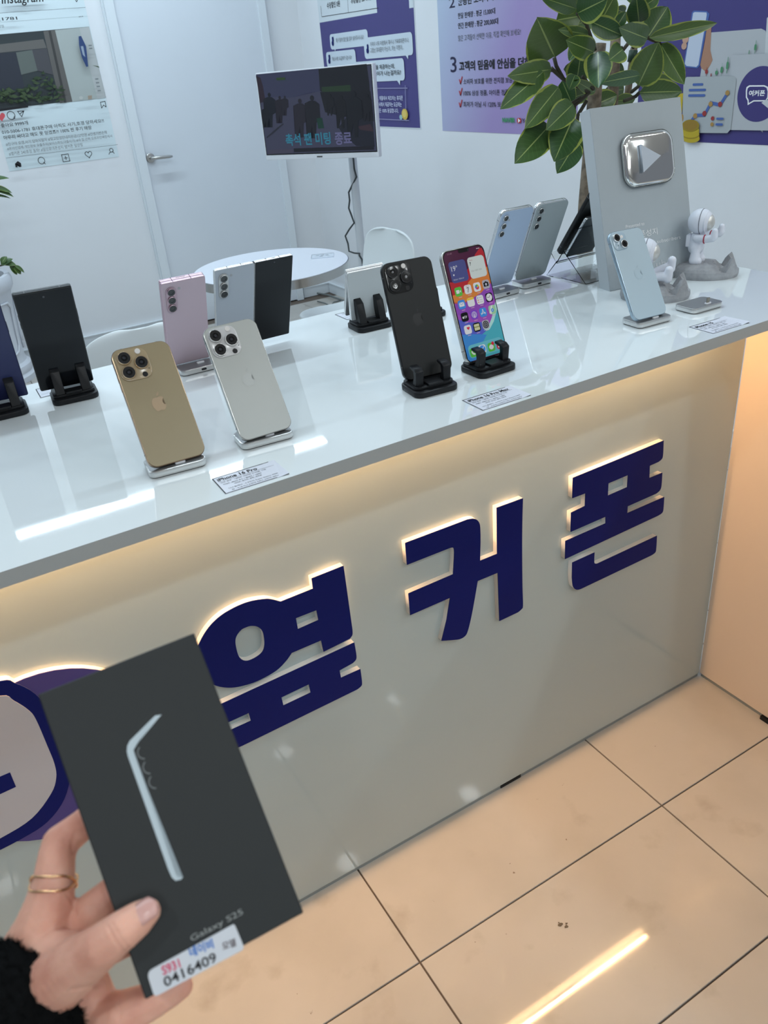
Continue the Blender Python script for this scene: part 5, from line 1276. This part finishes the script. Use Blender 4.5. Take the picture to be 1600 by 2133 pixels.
# ================================================================== WHITE PLANTER AT THE LEFT
PC = V((-1.13, 3.86, 0))
pt_ = thing('white_planter', 'tall white planter with raised panel moulding at the left edge', 'planter', PC)
PWH = mat('planter_white', (.66, .69, .75), .4)
ph2 = .56
prof = [(.185, 0), (.215, .0), (.218, .03), (.205, .045), (.212, .06), (.208, .085), (.19, .10), (.185, .13), (.195, .30), (.215, .47), (.225, .485), (.235, .50), (.238, .54), (.230, ph2), (.205, ph2), (.20, .50)]
bm = lathe(bmesh.new(), prof, 48, cap=False); build('body', bm, PWH, pt_, True, 40)
bm = lathe(bmesh.new(), [(.204, .51), (.10, .515)], 24); build('soil', bm, STEMM, pt_)
def onpot(a, z):
    r = .185 + (z - .13) / .34 * .03 + .004 if z > .13 else .19
    return (r * math.cos(a), r * math.sin(a), z)
for a0 in (-2.35, -1.05, .25):
    bm = bmesh.new(); W2 = .48
    path = [(-W2, .20), (-W2 * .8, .165), (-W2 * .3, .15), (W2 * .3, .15), (W2 * .8, .165), (W2, .20), (W2, .40), (W2 * .75, .43), (-W2 * .75, .43), (-W2, .40), (-W2, .20)]
    dense = []
    for (p1, z1), (p2, z2) in zip(path, path[1:]):
        for k in range(5): dense.append((p1 + (p2 - p1) * k / 5, z1 + (z2 - z1) * k / 5))
    dense.append(path[-1]); tube(bm, [onpot(a0 + p_, z_) for p_, z_ in dense], .006, 6); build('moulding', bm, PWH, pt_, True)
PLQ = onz(8, 600, .47)
tgn = V((-1.36, -1, 0)) - PC
bm = bx(bmesh.new(), -.07, .055, -.2285, -.218, .40, .475); pb2 = build('name_plate', bm, mat('plate_black', (.02, .025, .025), .4), pt_)
pr = Print(Matrix.Translation((0, -.2285, 0)), off=.0005); pr.rect(-.062, .407, .047, .468, mat('plate_line', (.18, .18, .16), .4)); pr.rect(-.058, .411, .043, .464, _M['plate_black']); pr.rect(-.03, .425, .020, .430, _M['plate_line']); pr.done('plate_print', pb2)
fp2 = thing('broadleaf_plant', 'leafy green plant growing in the white planter at the left edge', 'plant', PC + V((0, 0, .515)))
def simple_leaf(A, B, wid, upv):
    ax = B - A; L = ax.length; ax.normalize(); up = V(upv) - ax * V(upv).dot(ax); up.normalize(); sd = ax.cross(up)
    bm = bmesh.new(); uvl = bm.loops.layers.uv.new('UVMap'); nu, nv = 8, 4; g_ = []
    for i in range(nu + 1):
        s = i / nu; wv = math.sin(PI * min(1, s ** .85)) ** .7 if 0 < s < 1 else .02
        g_.append([bm.verts.new(A + ax * L * s + sd * (wid * wv * (-1 + 2 * j / nv)) + up * (-.35 * L * (s * s - .4 * s) + abs(-1 + 2 * j / nv) * wid * .25 * wv)) for j in range(nv + 1)])
    for i in range(nu):
        for j in range(nv):
            f = bm.faces.new((g_[i][j], g_[i][j + 1], g_[i + 1][j + 1], g_[i + 1][j]))
            for lp, (a, b) in zip(f.loops, ((i, j), (i, j + 1), (i + 1, j + 1), (i + 1, j))): lp[uvl].uv = (a / nu, b / nv)
    build('leaf', bm, LEAF, fp2, True)
F0 = fp2.location
def pf(u, v, y=3.80): return ony(u, v, y) - F0
for a, b, w2 in (((2, 552), (24, 536), .022), ((8, 550), (33, 548), .022), ((4, 549), (12, 533), .018), ((28, 555), (46, 570), .018), ((30, 553), (53, 566), .012), ((20, 552), (38, 572), .016),
                 ((-14, 396), (30, 404), .016), ((-16, 391), (26, 396), .018), ((-20, 408), (22, 407), .010), ((-40, 380), (16, 362), .02), ((-30, 545), (-5, 530), .02), ((-60, 500), (-20, 470), .03), ((-70, 440), (-20, 420), .03)):
    simple_leaf(pf(*a), pf(*b), w2, (-.1, -.6, .8))
bm = bmesh.new(); tube(bm, [V((0, 0, -.01)), pf(-10, 556), pf(10, 551), pf(30, 554)], .005, 6); tube(bm, [V((-.02, 0, -.01)), V((-.03, 0, .4)), pf(-30, 400)], .008, 6); tube(bm, [V((-.02, 0, -.01)), pf(-60, 470)], .007, 6); build('stem', bm, STEMM, fp2, True)

# ================================================================== HELD BOX
from mathutils import Quaternion
rv = V((-.747, -.014, -.057)); RB = Matrix.Rotation(rv.length, 3, rv.normalized())
bw_, bh_, bt_ = .08, .15, .022
BC = V((-1.335, -.681, 1.089))
BM = frame(BC, RB @ V((1, 0, 0)), RB @ V((0, 0, 1)))
bxo = thing('phone_box', 'black phone box with a white stock sticker held in the hand', 'box', BM)
BOXM = mat('box_black', (.017, .021, .0225), .55, spec=.4, bump=.02, bscale=1500)
bm = bx(bmesh.new(), -bw_ / 2, bw_ / 2, 0, bt_ * .62, -bh_ / 2, bh_ / 2); bmesh.ops.bevel(bm, geom=bm.edges[:], offset=.0005, segments=1, affect='EDGES'); build('lid', bm, BOXM, bxo)
bm = bx(bmesh.new(), -bw_ / 2, bw_ / 2, bt_ * .625, bt_, -bh_ / 2, bh_ / 2); build('tray', bm, BOXM, bxo)
pr = Print(BM, 1600 / 700, (0, 1300), off=.0001, step=.00003)
FOIL = mat('foil_blue', (.48, .58, .64), .35); GF = mat('foil_grey', (.20, .22, .23), .4); GG = mat('foil_text', (.26, .28, .28), .5)
# bent foil outline of a phone
pr.poly([(770, 431), (738, 436), (618, 556), (606, 580), (604, 606), (610, 632), (800, 1165), (818, 1206), (836, 1222), (862, 1216), (872, 1204), (850, 1206), (838, 1190), (640, 625), (636, 600), (644, 580), (756, 446)], FOIL)
for x, y in ((688, 608), (714, 678), (742, 748)):
    q = pr.px((x, y)); pr.ring(q, .0033, .0005, GF, 118, 250, 10, True)
pr.text('Galaxy S25', (910, 1505), (1168, 1402), 42, GG, .004)
pr.done('foil_print', bxo)
stq = [(698, 1655), (1115, 1425), (1165, 1545), (735, 1775)]
sp_ = Print(BM, 1600 / 700, (0, 1300), off=.0009, step=.00003)
qs = [sp_.px(p_) for p_ in stq]; 
corner = roundpoly(qs, {0: .003, 1: .0012, 2: .002, 3: .002})
cmesh = curve_mesh('sticker', [corner], .0003, mat('sticker_white', (.62, .66, .72), .4), bxo); cmesh.location = (0, -.0004, 0)
sp_.text('S931', (778, 1672), (862, 1632), 50, mat('ink_pink', (.62, .05, .14), .5), .025, level=False)
sp_.text('네이비', (908, 1588), (1020, 1540), 55, mat('ink_sky', (.06, .20, .58), .5), .03, level=False)
sp_.text('모델', (1062, 1552), (1125, 1530), 42, mat('ink_brown', (.10, .07, .08), .5), .015, level=False)
sp_.text('0416409', (788, 1728), (1035, 1603), 54, INK, .012, level=False)
sp_.done('sticker_print', bxo)

# ================================================================== HAND, RING, SLEEVE
SKIN = mat('skin', (.82, .46, .35), .48, spec=.35, sss=.25, c2=(.66, .31, .23), nscale=38, bump=.12, bscale=600)
bn = BM.to_3x3() @ V((0, -1, 0))
def bd(u, v): return (hit(u, v, BC, bn) - CP).dot(CZ)
def hp_(u, v, d, r): return (atd(u, v, d), r * d / FPX)
pe = thing('person', 'hand with a gold ring and black fluffy cuff holding the black box', 'person', atd(40, 2060, .43))
PO = pe.location
def ch(l): return [((a - PO), r) for a, r in l]
D0 = .415
def hb(u, v, r, e=0.):                 # finger lying against the back of the box
    d = bd(u, v) + .0225 + e; return hp_(u, v, d + r * d / FPX, r)
chains = [
 # thumb across the box front
 ch([hp_(40, 2090, .398, 74), hp_(110, 2045, .389, 70), hp_(165, 2005, .3795, 57), hp_(215, 1968, .3715, 47), hp_(255, 1938, bd(255, 1938) - .0085, 42), hp_(285, 1916, bd(285, 1916) - .0075, 37), hp_(307, 1899, bd(307, 1899) - .0065, 28.5)]),
 # back of the hand to the index knuckle, then the index finger round the edge and behind the box
 ch([hp_(20, 2080, .408, 75), hp_(60, 2000, .408, 70), hp_(92, 1935, .406, 63), hp_(103, 1885, .407, 52), hp_(112, 1835, .409, 44), hp_(118, 1785, .413, 39), hp_(126, 1755, .417, 38)]),
 ch([hp_(126, 1755, .417, 38), hp_(160, 1728, .421, 34), hb(200, 1695, 31), hb(240, 1672, 28), hb(262, 1662, 24)]),
 # middle finger behind the box
 ch([hp_(95, 1960, .410, 60), hp_(150, 1945, .412, 46), hb(195, 1897, 41), hb(250, 1850, 36), hb(310, 1815, 32), hb(345, 1800, 26)]),
 # ring finger behind
 ch([hp_(100, 2010, .412, 58), hp_(165, 2000, .412, 44), hb(240, 1965, 38), hb(320, 1930, 33), hb(370, 1912, 27)]),
 # palm heel and little finger under the box
 ch([hp_(40, 2110, .408, 85), hp_(110, 2090, .408, 80), hp_(165, 2080, .410, 62), hp_(200, 2105, .409, 48)]),
 ch([hp_(185, 2050, .410, 44), hp_(205, 2120, .409, 52), hb(255, 2112, 46), hb(310, 2088, 38), hb(350, 2068, 32), hb(376, 2054, 27)]),
 # wrist
 ch([hp_(-480, 2650, .318, 98), hp_(-280, 2450, .352, 104), hp_(-60, 2230, .392, 110), hp_(0, 2150, .402, 110), hp_(60, 2095, .406, 95)]),
 # web between thumb and index
 ch([hp_(95, 1985, .398, 50), hp_(140, 1985, .390, 44)]),
]
hand = union_mesh('hand', chains, .0009, SKIN, pe, 8)
creases = [((226, 1932), (240, 1958), (262, 1988)), ((233, 1926), (250, 1955), (270, 1978)), ((158, 1735), (150, 1755), (150, 1775)), ((95, 1978), (70, 2000), (40, 2018)), ((215, 2050), (180, 2056), (150, 2062)),
           ((140, 1865), (152, 1880), (158, 1905)), ((246, 2085), (250, 2105), (248, 2125)), ((60, 1990), (85, 1992), (108, 1980))]
segs = []
for c_ in creases:
    for a_, b_ in zip(c_, c_[1:]): segs.append((V(a_), V(b_)))
for v in hand.data.vertices:
    q = v.co + PO - CP; dz = q.dot(CZ); p2 = V((800 + FPX * q.dot(CX) / dz, 1066.5 + FPX * q.dot(CY) / dz)); k_ = 0
    if v.normal.dot(q) > 0: continue
    for a_, b_ in segs:
        ab = b_ - a_; t_ = max(0, min(1, (p2 - a_).dot(ab) / ab.length_squared)); k_ = max(k_, math.exp(-((p2 - a_ - ab * t_).length / 3.6) ** 2))
    if k_ > .03: v.co -= v.normal * (.00055 * k_)
# thumb nail
tdir = (atd(318, 1890, bd(318, 1890) - .013) - atd(270, 1925, bd(270, 1925) - .014)).normalized()
nc = atd(299, 1896, bd(299, 1896) - .0134)
toc = (CP - nc).normalized(); toc = (toc * .95 + (-CX * .18 + -CY * .28)).normalized(); up_ = (toc - tdir * toc.dot(tdir)).normalized(); sd_ = tdir.cross(up_)
bm = bmesh.new(); g_ = []
for i in range(9):
    s = -1 + i / 4; row = []
    wv = 1.0 if abs(s) < .55 else math.sqrt(max(.02, 1 - ((abs(s) - .55) / .5) ** 2))
    for j in range(9):
        q = -1 + j / 4
        row.append(bm.verts.new(nc - PO + tdir * (s * .0062) + sd_ * (q * .0050 * wv) + up_ * (-.0020 * q * q - .0008 * s * s)))
    g_.append(row)
for i in range(8):
    for j in range(8): bm.faces.new((g_[i][j], g_[i][j + 1], g_[i + 1][j + 1], g_[i + 1][j]))
nl = build('thumb_nail', bm, mat('nail', (.66, .38, .34), .22, spec=.6), hand, True); md = nl.modifiers.new('s', 'SOLIDIFY'); md.thickness = .0006; md.offset = 0
# gold ring
ra, rb = atd(112, 1838, .409), atd(116, 1800, .4118); rd = (rb - ra).normalized(); rc = ra - PO
e1 = rd.cross(CZ).normalized(); e2 = rd.cross(e1).normalized(); rr_ = 46 * .409 / FPX
GOLD = mat('ring_gold', (.90, .58, .32), .18, metal=1)
bm = bmesh.new()
for ph0, amp in ((0, .0042), (PI, .0036)):
    tube(bm, [rc + e1 * (rr_ * math.cos(a)) + e2 * (rr_ * math.sin(a)) + rd * (amp * math.sin(a * 1.0 + ph0) * (1 if math.sin(a) * 1 < 2 else 0) + .0006 * math.sin(a * 3 + ph0)) for a in [2 * PI * k / 48 for k in range(49)]], .00065, 8)
for a in (-2.2, -1.9, -1.6): ball(bm, rc + e1 * (rr_ * 1.03 * math.cos(a)) + e2 * (rr_ * 1.03 * math.sin(a)), .0011, sub=2)
build('finger_ring', bm, GOLD, pe, True)
# fluffy sleeve
FUZZ = mat('black_fleece', (.004, .0045, .005), .95, spec=.1)
s0 = atd(76, 2058, .403) - PO; s1_ = atd(-520, 2690, .300) - PO; sdv = (s1_ - s0).normalized()
f1 = sdv.cross(CZ).normalized(); f2 = sdv.cross(f1).normalized()
bm = bmesh.new(); NA, NL = 120, 46; rg = []; rnd = random.Random(11)
R0 = 132 * .403 / FPX
import mathutils.noise as mn
for j in range(NL + 1):
    s = (j / NL) ** 1.5; Lc = s0.lerp(s1_, max(0, (s - .03) / .97)) ; row = []
    rad = R0 * (1.0 + .25 * s) * (1 if j > 3 else (.72 + .09 * j))
    for i in range(NA):
        a = 2 * PI * i / NA; d = f1 * math.cos(a) + f2 * math.sin(a)
        p_ = Lc + d * rad; q = mn.noise(p_ * 260) * .0022 + mn.noise(p_ * 700) * .0014
        row.append(bm.verts.new(p_ + d * q + sdv * (mn.noise(p_ * 300 + V((5, 1, 2))) * .0022)))
    rg.append(row)
for a, b in zip(rg, rg[1:]):
    for i in range(NA): bm.faces.new((a[i], a[(i + 1) % NA], b[(i + 1) % NA], b[i]))
slv = build('sleeve', bm, FUZZ, pe, True)
me = slv.data; bm = bmesh.new(); vs = [v.co.copy() for v in me.vertices]
for k in range(9000):
    p_ = rnd.choice(vs); d = (p_ - s0); d = (d - sdv * d.dot(sdv)).normalized()
    a_ = (d + V((rnd.uniform(-.9, .9), rnd.uniform(-.9, .9), rnd.uniform(-.9, .9)))).normalized(); l_ = rnd.uniform(.0012, .0032)
    sdx = a_.orthogonal().normalized() * .00022
    m_ = p_ + a_ * l_ * .6 + sdv * rnd.uniform(-.001, .0005)
    v_ = [bm.verts.new(x) for x in (p_ - sdx, p_ + sdx, m_ + sdx * .8, m_ - sdx * .8)]; bm.faces.new(v_)
    t_ = bm.verts.new(m_ + (a_ + V((rnd.uniform(-.8, .8), rnd.uniform(-.8, .8), rnd.uniform(-.8, .8)))).normalized() * l_ * .6); bm.faces.new((v_[3], v_[2], t_))
fz = build('fleece_pile', bm, FUZZ, slv); fz['kind'] = 'stuff'

bpy.data.scenes.remove(TS)
